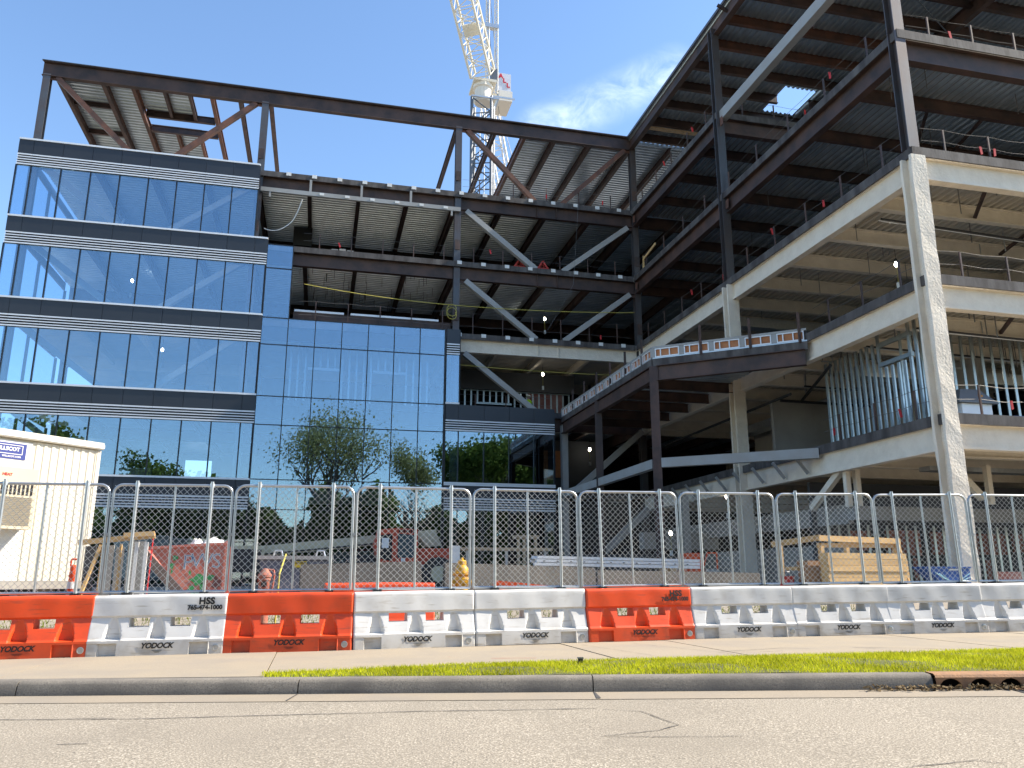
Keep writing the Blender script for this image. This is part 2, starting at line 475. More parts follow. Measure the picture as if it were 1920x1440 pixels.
# chevron braces
def brace(p, q, m, w=.26):
    P("brace", MB().bar(p, q, w, w, (0, 1, 0)), M[m])
for z0, z1, m in ((LV[4], ROOF - .85, 'rustred'), (LV[3], LV[4] - 1.05, 'hss'), (LV[2], LV[3] - 1.05, 'hss'), (LV[1], LV[2] - 1.05, 'hss')):
    for a, b in ((COLX[0], COLX[1]), (COLX[2], COLX[3])):
        c = (a + b)/2; yb = YA + .12
        brace((a + .5, yb, z1), (c - .8, yb, z0 + .02), m, .26 if m == 'rustred' else .3)
        if not (z0 == LV[1] and a > 0): brace((b - .5, yb, z1), (c + .8, yb, z0 + .02), m, .26 if m == 'rustred' else .3)
        for xx, s in ((a + .34, 1), (b - .34, -1)):
            P("gusset", MB().box(xx - .3, xx + .3, yb - .015, yb + .015, z1 - .15, z1 + .24), M['rustred' if m == 'rustred' else 'rust'])
for z0, z1 in ((.5, LV[0] - 1), (LV[0], LV[1] - 1)):
    brace((COLX[0] + .5, YA + .12, z1), ((COLX[0] + COLX[1])/2 - .8, YA + .12, z0), 'hss')
# grey hanger beam below the fifth floor, with stubs
P("hanger_beam", MB().box(-4.0, 6.95, YA - .28, YA - .12, 21.36, 21.60), M['hss'])
for x in (-1.4, 1.36, 4.1):
    P("hanger", MB().box(x - .06, x + .06, YA - .27, YA - .13, 21.6, 22.30), M['hss'])
for x in (-3.5, 6.45):
    P("hanger", MB().box(x - .05, x + .05, YA - .27, YA - .13, 21.05, 21.36), M['hss'])
# upstand beam behind the glass of the middle bay, pale track on top
P("upstand_beam", MB().box(-1.9, 6.6, YA + .35, YA + .62, 14.16, 14.84), M['rust'])
for a, b in ((-1.85, .75), (1.1, 5.9)):
    P("wall_track", MB().box(a, b, YA + .30, YA + .55, 14.86, 14.97), M['fin'])
# curtain wall anchors: small pale plates along the slab edges
for k in (2, 3, 4):
    x = 7.0 if k == 2 else (-2.6 if k == 4 else 6.95)
    while x < 30:
        P("anchor_plate", MB().box(x - .13, x + .13, YA - .20, YA - .165, LV[k] - .17, LV[k] + .03), M['white']); x += 1.372
for i in range(6):
    P("anchor_plate", MB().box(-.9 + i*1.372, -.66 + i*1.372, YA - .32, YA - .285, 21.42, 21.56), M['white'])

# ---------------- right wing: columns
for x in (XB, 28.5, 39.5):
    for y in (YC + .1, 31.0, 42.0, 52.0):
        for (z0, z1, m, wd, jit, seg) in ((.3, LV[2] - .3, 'firerough' if y < 20 else 'fire', .52, .018 if y < 20 else .006, 26), (LV[2], ROOF - .5, 'steel', .36, 0, 1)):
            if x == XB and y == 42.0: continue
            th = .10 if m != 'steel' else .035
            P("column", MB().ibeam((x + .02, y, z0), (x + .02, y, z1), wd, wd if m != 'steel' else .38, th, th, up=(0, 1, 0), seg=seg, jit=jit), M[m])
# ---------------- right wing: floors
def wingfloor(zt, y0, fire, sp):
    dk = M['deckf'] if fire else M['deck']
    slab(XB + .06, XR, y0 + .05, YA - .13, zt, 'y', dk)
    beam((XB + .5, YA + .1, zt - .246 - .36), (30, YA + .1, zt - .246 - .36), .72, .28, 'fire' if fire else 'rust')
    zb = zt - .246; bm = 'fire' if fire else 'rust'; h = .56 if fire else .46
    y = y0 + sp
    while y < 41.5:
        beam((XB + .2, y, zb - h/2), (XR, y, zb - h/2), h, .24 if fire else .2, bm); y += sp
    # girders on the column lines
    for x in (28.5, 39.5):
        beam((x, y0 + .2, zb - .36), (x, 41.7, zb - .36), .72, .28, bm)
    ys = [v for v in (YC, 31.0, 42.0) if v >= y0 - .1]
    for a, b in zip(ys[:-1], ys[1:]):
        P("edge_girder", MB().ibeam((XB + .14, a + .1, zb - .38), (XB + .14, b - .1, zb - .38), .78, .30, .07 if fire else .03, .12 if fire else .025, seg=14 if fire else 1, jit=.006 if fire else 0), M[bm])
    P("edge_girder", MB().ibeam((XB + .2, y0 + .16, zb - .38), (XR, y0 + .16, zb - .38), .78, .30, .07 if fire else .03, .12 if fire else .025, seg=40 if fire else 1, jit=.006 if fire else 0), M[bm])
    P("pour_stop", MB().box(XB - .10, XB - .045, y0 - .10, YA - .2, zt - .30, zt + .012), M['edge'])
    P("pour_stop", MB().box(XB - .04, XR, y0 - .10, y0 - .045, zt - .30, zt + .012), M['edge'])
wingfloor(LV[0], YC, True, 2.75)
wingfloor(LV[1], YC, True, 2.75)
wingfloor(LV[2], YC, True, 2.62)
wingfloor(LV[3], YC, False, 2.75)
wingfloor(LV[4], 31.0, False, 2.75)
# horizontal grey tube carrying on the fifth floor line to the street end
P("tie_beam", MB().box(XB - .02, XB + .32, YC + .25, 30.8, 22.08, 22.58), M['hss'])
for yy in (24.0, 27.5):
    P("strut", MB().box(XB + .32, XB + .52, yy, yy + .12, 22.2, 22.4), M['rust'])
# roof of the right wing, with an opening
zb = ROOF - .12
HX0, HX1, HY0, HY1 = 23.9, 25.9, 34.8, 37.2
for x0, x1, y0, y1 in ((XB - .1, HX0, YC - .3, 42.1), (HX1, XR, YC - .3, 42.1), (HX0, HX1, YC - .3, HY0), (HX0, HX1, HY1, 42.1)):
    P("roof_deck", deck_mb(x0, x1, y0, y1, ROOF - .14, 'y', .305, .09), M['deck'])
y = YC + 1.83; i = 0
while y < 41.5:
    for xa, xb in (((XB + .2, HX0), (HX1, XR)) if HY0 - .1 < y < HY1 + .1 else ((XB + .2, XR),)):
        beam((xa, y, zb - .25), (xb, y, zb - .25), .5, .2, 'rustred' if i in (5, 6) else 'rust')
    y += 1.83; i += 1
for x in (28.5, 39.5):
    beam((x, YC, zb - .62), (x, 41.8, zb - .62), .7, .28, 'rust')
for a, b in ((YC, 31.0), (31.0, 42.0)):
    P("roof_girder", MB().ibeam((XB + .1, a, zr - .42), (XB + .1, b, zr - .42), 0.84, 0.30, .035, .025), M['rust'])
P("roof_girder", MB().ibeam((XB + .1, YC + .1, zr - .42), (XR, YC + .1, zr - .42), 0.84, 0.30, .035, .025), M['rust'])
P("roof_edge_angle", MB().box(XB - .16, XB - .11, YC - .3, 42.0, zr - .10, zr + .05), M['steel'])
for i in range(9):
    yy = 20.0 + i*1.2
    P("outrigger", MB().bar((XB - .42, yy, zr - .2), (XB + .1, yy, zr - .45), .1, .14), M['rust'])

# timber boards under the roof by the inner corner, cross bridging under the upper decks
P("formwork_board", MB().box(XB + .3, 21.0, 39.4, 39.7, zb - .62, zb - .54), M['oldwood'])
for x, y0, y1, z in ((21.0, 22, 24.6, LV[3] - .5), (23.5, 22, 27.3, LV[3] - .5), (26.0, 24.7, 27.4, LV[3] - .5), (20.5, 19.5, 21.8, LV[2] - .7), (24.0, 19.5, 24.3, LV[2] - .7), (21.0, 19.5, 21.9, LV[1] - .65), (24.5, 19.5, 21.9, LV[1] - .65)):
    P("bridging_angle", MB().bar((x, y0, z), (x + 1.6, y1, z), .1, .1), M['rust'])
# ---------------- ground floor slab and dark interior
P("ground_slab", MB().zprism([(-15.6, YA - .9), (12.6, YA - .9), (12.6, 28.6), (XB - .3, 24.6), (XB - .3, YC - .3), (XR, YC - .3), (XR, BACK), (-15.6, BACK)], -.4, .62), M['conc'])
def wallbox(x0, x1, y0, y1, z0, z1, m, name="partition_wall"): return P(name, MB().box(x0, x1, y0, y1, z0, z1), M[m])
zz = [.62] + LV
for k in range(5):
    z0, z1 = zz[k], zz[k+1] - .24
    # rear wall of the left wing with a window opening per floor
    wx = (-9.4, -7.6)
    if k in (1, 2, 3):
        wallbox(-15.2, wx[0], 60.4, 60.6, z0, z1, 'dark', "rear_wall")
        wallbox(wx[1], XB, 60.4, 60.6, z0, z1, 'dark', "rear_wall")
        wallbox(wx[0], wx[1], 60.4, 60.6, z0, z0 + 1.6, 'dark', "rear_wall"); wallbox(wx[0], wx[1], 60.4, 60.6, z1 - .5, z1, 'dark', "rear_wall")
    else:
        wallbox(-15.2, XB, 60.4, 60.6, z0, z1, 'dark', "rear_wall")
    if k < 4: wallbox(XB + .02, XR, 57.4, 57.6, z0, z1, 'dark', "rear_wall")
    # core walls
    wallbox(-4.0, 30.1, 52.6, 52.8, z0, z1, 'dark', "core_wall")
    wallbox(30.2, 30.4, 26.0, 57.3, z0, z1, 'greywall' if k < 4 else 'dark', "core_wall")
# third storey recess of the right bay: grey soffit, maroon membrane
wallbox(7.4, 15.2, 46.8, 47.0, LV[2] - 1.9, LV[2] - .75, 'greywall', "bulkhead")
wallbox(12.2, 14.6, 47.1, 47.25, LV[1], LV[2] - 1.9, 'redwall', "membrane_wall")
wallbox(7.4, 7.55, 46.9, 51.5, LV[1], LV[2] - .75, 'greywall', "bulkhead")

# ================================================================== CURTAIN WALL
SP = 1.3716
def pane(x0, x1, z0, z1, y=YG, name="glass_pane"):
    mb = MB().box(x0 + .02, x1 - .02, y, y + .03, z0 + .015, z1 - .015)
    ja, jb, jc = (random.uniform(-.0035, .0035) for _ in range(3))       # every pane sits a little out of plane
    mb.v = [(vx, vy + ja*(1 if vx > (x0+x1)/2 else -1) + jb*(1 if vz > (z0+z1)/2 else -1), vz) for vx, vy, vz in mb.v]
    return P(name, mb, M['glass'])
def mullion(x, z0, z1, y=YG, w=.055):
    return P("mullion", MB().box(x - w/2, x + w/2, y - .035, y + .12, z0, z1), M['mull'])
def transom(x0, x1, z, y=YG, w=.05, m='mull'):
    return P("transom", MB().box(x0, x1, y - .025, y + .12, z - w/2, z + w/2), M[m])
def sill(x0, x1, z, y=YG):
    return P("sill", MB().box(x0, x1, y - .10, y + .1, z - .055, z + .035), M['fin'])
def spandrel(x0, x1, z0, z1, y=YG):
    return P("spandrel_panel", MB().box(x0 + .008, x1 - .008, y - .06, y + .06, z0, z1), M['panel'])
def louvre(x0, x1, z0, z1, y=YG):
    mb = MB().box(x0 + .005, x1 - .005, y + .04, y + .1, z0, z1, 1)
    n = 5
    for i in range(n):
        z = z0 + .03 + (z1 - z0 - .07)*i/(n - 1)
        t = .032 if 0 < i < n - 1 else .045
        mb.add([(x0+.004, y-.08, z-t*.6), (x1-.004, y-.08, z-t*.6), (x1-.004, y+.03, z+t*.2), (x0+.004, y+.03, z+t*.2),
                (x0+.004, y-.08, z+t), (x1-.004, y-.08, z+t), (x1-.004, y+.03, z+t*1.6), (x0+.004, y+.03, z+t*1.6)],
               [(0,3,2,1),(4,5,6,7),(0,1,5,4),(1,2,6,5),(2,3,7,6),(3,0,4,7)], 0)
    return P("louvre", mb, [M['fin'], M['mull']])

XL = -15.67
def bays(x0, x1, first=.686):
    xs = [x0, x0 + first]
    while xs[-1] + SP < x1 - .2: xs.append(xs[-1] + SP)
    xs.append(x1); return xs
# tall glazed block at the left: storey bands
rows = [(22.57, 21.77, 21.14, 18.39), (18.39, 17.56, 16.92, 14.18), (14.18, 13.35, 12.71, 9.97), (9.97, 9.14, 8.50, 5.72), (5.72, 4.88, 4.24, .70)]
for r, (zt, zp, zl, zs) in enumerate(rows):
    xe = -4.05 if r == 0 else -3.37
    xs = bays(XL, xe)
    for a, b in zip(xs[:-1], xs[1:]):
        spandrel(a, b, zp, zt - .05); louvre(a, b, zl, zp - .03); pane(a, b, zs + .03, zl)
        mullion(a, zs + .03, zl)
    mullion(xe - .01, zs + .03, zt - .05, w=.07)
    sill(XL, xe, zt)
    # the return at the left end
    ys = [YG + .1 + i*4.75 for i in range(3)]
    for a, b in zip(ys[:-1], ys[1:]):
        P("spandrel_panel", MB().box(XL - .06, XL + .04, a + .01, b - .01, zt - .5, zt - .05), M['panel'])
        P("glass_pane", MB().box(XL, XL + .03, a + .02, b - .02, zs + .04, zt - .52), M['clear'])
        P("mullion", MB().box(XL - .03, XL + .12, b - .03, b + .03, zs + .03, zt - .52), M['mull'])
transom(XL, -3.37, .66, w=.08)
# full height glass block in the middle
XS = [-3.42 + i*((6.15 + 3.42)/7) for i in range(8)]
zrows = [18.1, 16.78, 14.07, 12.63, 9.93, 8.46, 5.73, 4.27, 2.0, .66]
for i, (a, b) in enumerate(zip(XS[:-1], XS[1:])):
    for z1, z0 in zip(zrows[:-1], zrows[1:]):
        if i > 0 and z1 > 14.2: continue
        pane(a, b, z0, z1)
    mullion(a, .66, 18.1 if i < 2 else 14.07, w=.045)
mullion(XS[-1], .66, 14.07, w=.09)
for z in zrows:
    transom(XS[0], XS[1] if z > 14.2 else XS[-1], z, w=.04)
# narrow return strip and the low glazed block at its right
spandrel(6.22, 6.93, 13.31, 14.10); louvre(6.22, 6.93, 12.69, 13.29); pane(6.22, 6.93, 10.05, 12.69); sill(6.2, 6.95, 10.02); mullion(6.95, 10.0, 14.1)
xs = [6.22, 6.93] + [6.93 + SP*i for i in range(1, 4)] + [12.2]
for (zt, zp, zl, zs) in ((9.98, 9.14, 8.53, 5.80), (5.72, 5.05, 4.41, .7)):
    for a, b in zip(xs[:-1], xs[1:]):
        spandrel(a, b, zp, zt - .03); louvre(a, b, zl, zp - .03); pane(a, b, zs, zl); mullion(a, zs, zl)
    mullion(12.18, zs, zl, w=.1)
    sill(6.2, 12.2, zt - .0 if zt < 6 else zs)
for z in (2.2,):
    transom(XL, -3.4, z, w=.05); transom(6.2, 12.2, z, w=.05)
transom(6.2, 12.2, .66, w=.08)
P("spandrel_panel", MB().box(12.16, 12.26, YG + .1, YA + .4, .7, 9.9), M['panel'])

# ================================================================== TERRACE CANOPY IN THE COURTYARD
CX, CY = 12.8, 29.1
FX, FY = XB - .1, 25.4
poly = [(CX, CY), (FX, FY), (FX, YA - .3), (CX, YA - .3)]
P("canopy_slab", MB().zprism(poly, 9.43, 9.56), M['rust'])
P("canopy_deck", deck_mb(CX + .25, FX - .1, CY + .3, YA - .4, 9.34, 'x', .305, .09), M['deck'])
def seg_edge(p, q, z0, z1, off, th, name, m):
    d = Vector((q[0]-p[0], q[1]-p[1], 0)).normalized(); n = Vector((d.y, -d.x, 0))
    a = Vector((*p, 0)) + n*off; b = Vector((*q, 0)) + n*off
    return P(name, MB().zprism([(a.x, a.y), (b.x, b.y), (b.x - n.x*th, b.y - n.y*th), (a.x - n.x*th, a.y - n.y*th)], z0, z1), M[m])
# outer edges: front diagonal and the side along the courtyard
for p, q in (((CX, CY), (FX, FY)), ((CX, YA - .3), (CX, CY))):
    seg_edge(p, q, 9.28, 9.60, .06, .05, "canopy_pour_stop", 'edge')
    seg_edge(p, q, 10.03, 10.11, .045, .16, "cap_channel", 'hss')
    seg_edge(p, q, 9.60, 9.66, .02, .14, "base_channel", 'galv')
    seg_edge(p, q, 9.67, 10.02, -.10, .02, "upstand_sheathing", 'greywall')
    d = Vector((q[0]-p[0], q[1]-p[1], 0)); L = d.length; d.normalize(); n = Vector((d.y, -d.x, 0))
    nu = max(1, round(L / 1.17)); pu = L/nu
    def block(t0, t1, z0, z1, o0, o1, name, mm):
        a = Vector((*p, 0)) + d*t0; b = Vector((*p, 0)) + d*t1
        P(name, MB().zprism([(a.x + n.x*o0, a.y + n.y*o0), (b.x + n.x*o0, b.y + n.y*o0), (b.x + n.x*o1, b.y + n.y*o1), (a.x + n.x*o1, a.y + n.y*o1)], z0, z1), M[mm])
    for i in range(nu):
        t0 = i*pu
        block(t0 - .09, t0 + .09, 9.665, 10.025, .035, -.09, "upstand_pier", 'hss')
        block(t0 + .10, t0 + pu - .10, 9.985, 10.028, .03, -.03, "panel_frame", 'fin'); block(t0 + .10, t0 + pu - .10, 9.662, 9.705, .03, -.03, "panel_frame", 'fin')
        for k_ in range(4):
            tt = t0 + .12 + (pu - .24)*(0, .22, .61, 1)[k_]
            block(tt - .02, tt + .02, 9.706, 9.984, .03, -.03, "panel_frame", 'fin')
        block(t0 + .13, t0 + pu - .13, 9.71, 9.98, -.035, -.06, "infill_panel", 'ply')
    for i in range(1, int(L/1.9)+1):
        c = Vector((*p, 0)) + d*min(i*1.9, L - .3)
        P("guard_post", MB().box(c.x - .04, c.x + .04, c.y - .12, c.y - .04, 9.56, 10.75), M['rust'])
    a = Vector((*p, 9.0)); b = Vector((*q, 9.0))
    P("canopy_girder", MB().ibeam(a + d*.15, b - d*.1, .62, .26, .03, .025), M['rust'])
for y in (31.2, 33.4, 35.6, 37.8, 40.0):
    P("canopy_beam", MB().ibeam((CX + .15, y, 9.12), (FX, y, 9.12), .42, .18, .025, .02), M['rust'])
for x, y in ((CX + .02, CY + .05), (CX + .02, 35.8)):
    P("canopy_column", MB().ibeam((x, y, .4), (x, y, 9.28), .34, .34, .04, .03, up=(.4, 1, 0)), M['rust'])
for p, q in (((CX, CY), (XB + .1, 25.2)), ((CX, 41.6), (CX, CY))):
    a, b = Vector((*p, 5.38)), Vector((*q, 5.38)); d = (b - a).normalized()
    P("tie_beam", MB().bar(a + d*.2, b - d*.22, .26, .36), M['hss'])
brace((13.1, 41.0, 5.4), (17.2, 41.0, 8.9), 'hss', .3); brace((13.2, 40.6, 1.0), (17.2, 40.6, 4.6), 'hss', .34)
P("column", MB().ibeam((12.9, 41.7, .5), (12.9, 41.7, 9.2), .34, .34, .04, .03, up=(0, 1, 0)), M['hss'])
P("column", MB().ibeam((16.9, 35.5, .5), (16.9, 35.5, 5.0), .34, .34, .04, .03, up=(0, 1, 0)), M['hss'])
# knee brackets along the first floor edge
for i in range(8):
    y = 26.2 + i*1.55
    P("knee_bracket", MB().bar((XB - .5, y, LV[0] - .28), (XB - .02, y, LV[0] - .88), .08, .1), M['hss'])
# trusses and lintel below the first floor of the street end
for a, b in (((XB + .3, 24.6, 4.75), (XB + .3, 26.6, 3.5)), ((20.4, 22.6, 4.8), (21.6, 22.6, 3.6)), ((25.5, 21.5, 4.8), (24.0, 21.5, 3.4))):
    P("strut", MB().bar(a, b, .2, .22), M['fire'])
for x, y in ((XB + .35, 24.5), (XB + .75, 24.5), (21.9, 22.6), (24.6, 21.5)):
    P("strut", MB().box(x - .09, x + .09, y - .09, y + .09, 3.4, 4.7), M['fire'])
P("lintel_beam", MB().box(XB + .4, 40, 24.3, 24.7, 2.95, 3.42), M['block'])
# ================================================================== STUDS AND SERVICES INSIDE
sm = MB().box(-.05, .05, -.018, .018, 0, 3.55).mesh("stud", M['stud'])
sm2 = MB().box(-.03, .03, -.055, .055, 0, 3.55).mesh("stud", M['stud'])
def stud(x, y, z, h, along='x'):
    o = bpy.data.objects.new("stud", sm if along == 'x' else sm2); COL.objects.link(o)
    o.parent = bld; o.location = Vector((x, y, z)) - bld.location; o.scale = (1, 1, h/3.55)
for i in range(21):
    y = 20.0 + i*.30
    if 6 <= i <= 9: stud(18.5, y, LV[0], 2.35, 'y')
    else: stud(18.5, y, LV[0], 3.55 if i < 11 else 3.3, 'y')
for z in (LV[0] + 2.4, LV[0] + 3.1):
    P("stud_header", MB().box(18.44, 18.56, 21.4, 23.0, z, z + .14), M['stud'])
P("stud_track", MB().box(18.43, 18.57, 19.9, 26.1, LV[0] + .002, LV[0] + .05), M['stud'])
for i in range(22): stud(18.9 + i*.41, 22.4, LV[0], 3.55, 'x')
for i in range(16): stud(24.0 + i*.5, 21.8, 3.42, 1.5, 'x')
# studs of the third storey in the recess
for i in range(19):
    x = 7.9 + i*.39
    if 3 <= i <= 8: stud(x, 47.1, LV[1] + 1.5, .8)
    else: stud(x, 47.1, LV[1], 2.3)
for a, b, z in ((9.0, 11.2, LV[1] + 1.45), (7.9, 15.0, LV[1] + 2.28)):
    P("stud_header", MB().box(a, b, 47.02, 47.16, z, z + .12), M['stud'])
# ground floor: studs, insulation boards, grey membrane above
for i in range(24): stud(XB + 1.2 + i*.42, 27.0, .62, 2.35)
wallbox(XB + .8, 30, 27.4, 27.55, .62, 4.6, 'greywall')
for i, (x, w, z0, z1) in enumerate(((19.6, .9, 2.0, 2.75), (21.2, 1.5, 1.85, 2.8), (23.2, 1.0, 1.9, 2.75), (24.9, 1.8, 1.9, 2.7), (27.0, .9, 2.0, 2.7), (22.3, .25, .9, 1.75), (25.6, .3, .8, 1.7))):
    P("insulation_board", MB().box(x, x + w, 27.05, 27.12, z0, z1), M['redins'])
wallbox(XB + 1.0, XB + 1.2, 25.5, 41.5, .62, 2.2, 'block'); wallbox(XB + 1.0, XB + 1.2, 25.5, 41.5, 2.9, 3.6, 'block')
P("bond_beam", MB().box(15.2, XB + 1.6, 36.5, 37.1, 2.35, 3.15), M['block'])
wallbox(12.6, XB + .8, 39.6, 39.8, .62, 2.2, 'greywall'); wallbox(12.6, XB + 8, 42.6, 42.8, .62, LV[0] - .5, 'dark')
wallbox(XB + 1.4, XB + 5.5, 30.5, 30.7, LV[0], LV[0] + 2.9, 'block'); wallbox(XB + 6, XB + 6.2, 24, 40, LV[0], LV[0] + 3.4, 'block')
wallbox(13.0, 16.5, 46, 46.2, LV[0], LV[1] - .8, 'greywall')
P("plywood_sheet", MB().box(12.9, 14.0, 45.8, 45.9, LV[0] + 1.2, LV[0] + 2.8), M['ply'])
# sprinkler pipes and rod hangers under the second floor
for (a, b, z) in (((18.0, 25.0), (24.5, 40.0), 8.6), ((18.2, 28.0), (18.6, 41.0), 8.2), ((19.0, 30.0), (28, 30.2), 8.4)):
    P("sprinkler_pipe", MB().tube((a[0], a[1], z), (b[0], b[1], z), .06, 8), M['blackiron'])
random.seed(3)
for i in range(46):
    x = XB + .6 + random.random()*9; y = YC + .8 + random.random()*10
    z = LV[1] - .3; h = .5 + random.random()*.7
    P("hanger_rod", MB().box(x - .012, x + .012, y - .012, y + .012, z - h, z), M['cable'] if i % 3 else M['galv'])
    if i % 5 == 0:
        P("hanger_rod", MB().box(x + .42, x + .444, y - .012, y + .012, z - h, z), M['galv'])
        P("trapeze_bar", MB().box(x - .05, x + .5, y - .03, y + .03, z - h, z - h + .05), M['galv'])
for i in range(40):
    x = XB + .6 + random.random()*10; y = YC + 1 + random.random()*16; k = random.choice((2, 3))
    P("hanger_rod", MB().box(x - .01, x + .01, y - .01, y + .01, LV[k] - .9 - random.random()*.3, LV[k] - .25), M['cable'])
# short rods under the left wing decks
for i in range(60):
    x = -1.8 + random.random()*8; y = 43 + random.random()*7
    P("hanger_rod", MB().box(x - .012, x + .012, y - .012, y + .012, LV[3] - .75, LV[3] - .2), M['blackiron'])

# framing and pale walls seen faintly through the glass
for i in range(20):
    x = -1.9 + i*.39
    if i in (3, 4, 5, 6, 12, 13, 14, 15): stud(x, 43.6, LV[1] + 2.2, 1.3)
    else: stud(x, 43.6, LV[1], 3.5)
for a, b in ((-1.0, .75), (2.5, 4.3)):
    P("stud_header", MB().box(a, b, 43.5, 43.7, LV[1] + 2.1, LV[1] + 2.24), M['fin'])
wallbox(-10.8, -6.3, 46.0, 46.2, LV[1], LV[1] + 1.5, 'block'); wallbox(-12.0, -9.0, 47.0, 47.2, LV[0], LV[0] + 1.2, 'block')
for (x, z, h) in ((-11.5, LV[3], 1.0), (-11.2, LV[3], 1.3), (-7.3, LV[3], 1.1), (-5.2, LV[3], 1.2)):
    P("stud", MB().bar((x, 43.0, z), (x + .25, 43.3, z + h), .09, .05), M['fin'])
# shear plates where the girders meet the columns of the right wing
for zt in LV[3:]:
    for y in (31.0, 42.0):
        for s_ in (-1, 1):
            P("shear_plate", MB().box(XB - .03, XB + .0, y + s_*.34 - .12, y + s_*.34 + .12, zt - .85, zt - .42), M['rustred'])
for x in COLX[1:]:
    for zt in LV[2:]:
        P("splice_plate", MB().box(x - .14, x + .14, YA - .075, YA - .045, zt + .75, zt + 1.35), M['rust'])

# ducts and cable trays hung under the lower decks of the right wing
for x0, x1, y0, y1, z0, z1 in ((19.5, 29.5, 25.2, 25.9, 8.35, 8.8), (22.0, 22.7, 26.2, 40, 8.5, 8.9), (19.0, 29.5, 33.0, 33.6, 12.7, 13.15), (20.0, 29.8, 23.0, 23.5, 4.55, 4.7)):
    P("duct", MB().box(x0, x1, y0, y1, z0, z1), M['galv'])
for x0, y, z in ((18.6, 21.2, 8.9), (18.6, 23.7, 9.0), (19.2, 28.5, 8.7), (18.4, 22.0, 13.1)):
    P("conduit", MB().tube((x0, y, z), (x0 + 11, y + .6, z), .035, 6), M['blackiron'])
    P("conduit", MB().tube((x0, y + .14, z), (x0 + 11, y + .74, z), .025, 6), M['galv'])
rq = random.Random(8)
for i in range(34):
    x = XB + .5 + rq.random()*7; y = YC + .6 + rq.random()*6; k = rq.choice((1, 1, 2)); h = .35 + rq.random()*.9
    P("hanger_rod", MB().box(x - .014, x + .014, y - .014, y + .014, LV[k] - .3 - h, LV[k] - .3), M['galv'] if i % 2 else M['cable'])
# ================================================================== GROUND, ROAD, KERB, PAVEMENT
def ground_mat(name, base, light, dark, s1, s2, rough=0.95, bump=0.3, patch=None):
    """aggregate: two scales of speckle over slow patches"""
    m, nt, b, N, L = new_mat(name)
    g = N.new("ShaderNodeNewGeometry").outputs["Position"]
    def noise(s, d=3, r=.6):
        n = N.new("ShaderNodeTexNoise"); n.inputs["Scale"].default_value = s; n.inputs["Detail"].default_value = d; n.inputs["Roughness"].default_value = r
        L.new(g, n.inputs["Vector"]); return n.outputs["Fac"]
    def rng(s, a, c, t0=0, t1=1):
        r = N.new("ShaderNodeMapRange"); L.new(s, r.inputs["Value"])
        for k, v in (("From Min", a), ("From Max", c), ("To Min", t0), ("To Max", t1)): r.inputs[k].default_value = v
        return r.outputs[0]
    def mix(f, c1, c2):
        x = N.new("ShaderNodeMixRGB"); L.new(f, x.inputs["Fac"])
        for i, c in (("Color1", c1), ("Color2", c2)):
            if isinstance(c, tuple): x.inputs[i].default_value = (*c, 1)
            else: L.new(c, x.inputs[i])
        return x.outputs[0]
    c = mix(rng(noise(s1, 2), .50, .68), base, light)
    c = mix(rng(noise(s2, 2), .52, .70), c, dark)
    if patch: c = mix(rng(noise(patch[0], 5), .42, .68, 0, patch[2]), c, patch[1])
    L.new(c, b.inputs["Base Color"]); b.inputs["Roughness"].default_value = rough
    bp = N.new("ShaderNodeBump"); bp.inputs["Strength"].default_value = bump; bp.inputs["Distance"].default_value = .006
    L.new(noise(s1, 3), bp.inputs["Height"]); L.new(bp.outputs["Normal"], b.inputs["Normal"])
    return m
M['asph'] = ground_mat("worn_asphalt", (.275, .238, .184), (.60, .53, .425), (.08, .07, .055), 62, 80, bump=.9, patch=(.55, (.225, .195, .152), .6))
M['pave'] = ground_mat("broomed_concrete", (.335, .278, .20), (.38, .318, .235), (.26, .215, .155), 60, 90, bump=.25, patch=(1.1, (.27, .235, .19), .7))
M['kerb'] = ground_mat("kerb_concrete", (.225, .20, .163), (.29, .26, .215), (.125, .112, .095), 55, 75, bump=.35, patch=(1.6, (.125, .113, .098), .85))
M['gutter'] = ground_mat("gutter_concrete", (.31, .258, .19), (.36, .30, .225), (.23, .195, .145), 60, 80, bump=.25, patch=(1.4, (.25, .22, .18), .6))
M['dirt'] = ground_mat("site_gravel", (.27, .235, .185), (.42, .38, .32), (.12, .105, .085), 16, 22, bump=.9, patch=(.35, (.27, .235, .19), .7))
M['lawn'] = ground_mat("soil_under_grass", (.10, .11, .03), (.13, .13, .04), (.07, .055, .03), 20, 30)
M['tar'] = mat("crack_tar", (.075, .07, .066), .85)

CO = Vector((-.41, 9.0)); CU = Vector((.9676, -.2525)); CN = Vector((.2525, .9676))
def cp(u, n): p = CO + CU*u + CN*n; return p.x, p.y
def strip(n0, n1, z0, z1, u0=-70, u1=70, du=2.0):
    mb = MB(); k = int((u1-u0)/du)
    vs = []
    for i in range(k+1):
        u = u0 + (u1-u0)*i/k
        for n, z in ((n0, z0), (n1, z1)):
            x, y = cp(u, n); vs.append((x, y, K*x + z))
    return mb.add(vs, [(2*i, 2*i+2, 2*i+3, 2*i+1) for i in range(k)])
def structure(o): o["kind"] = "structure"; return o
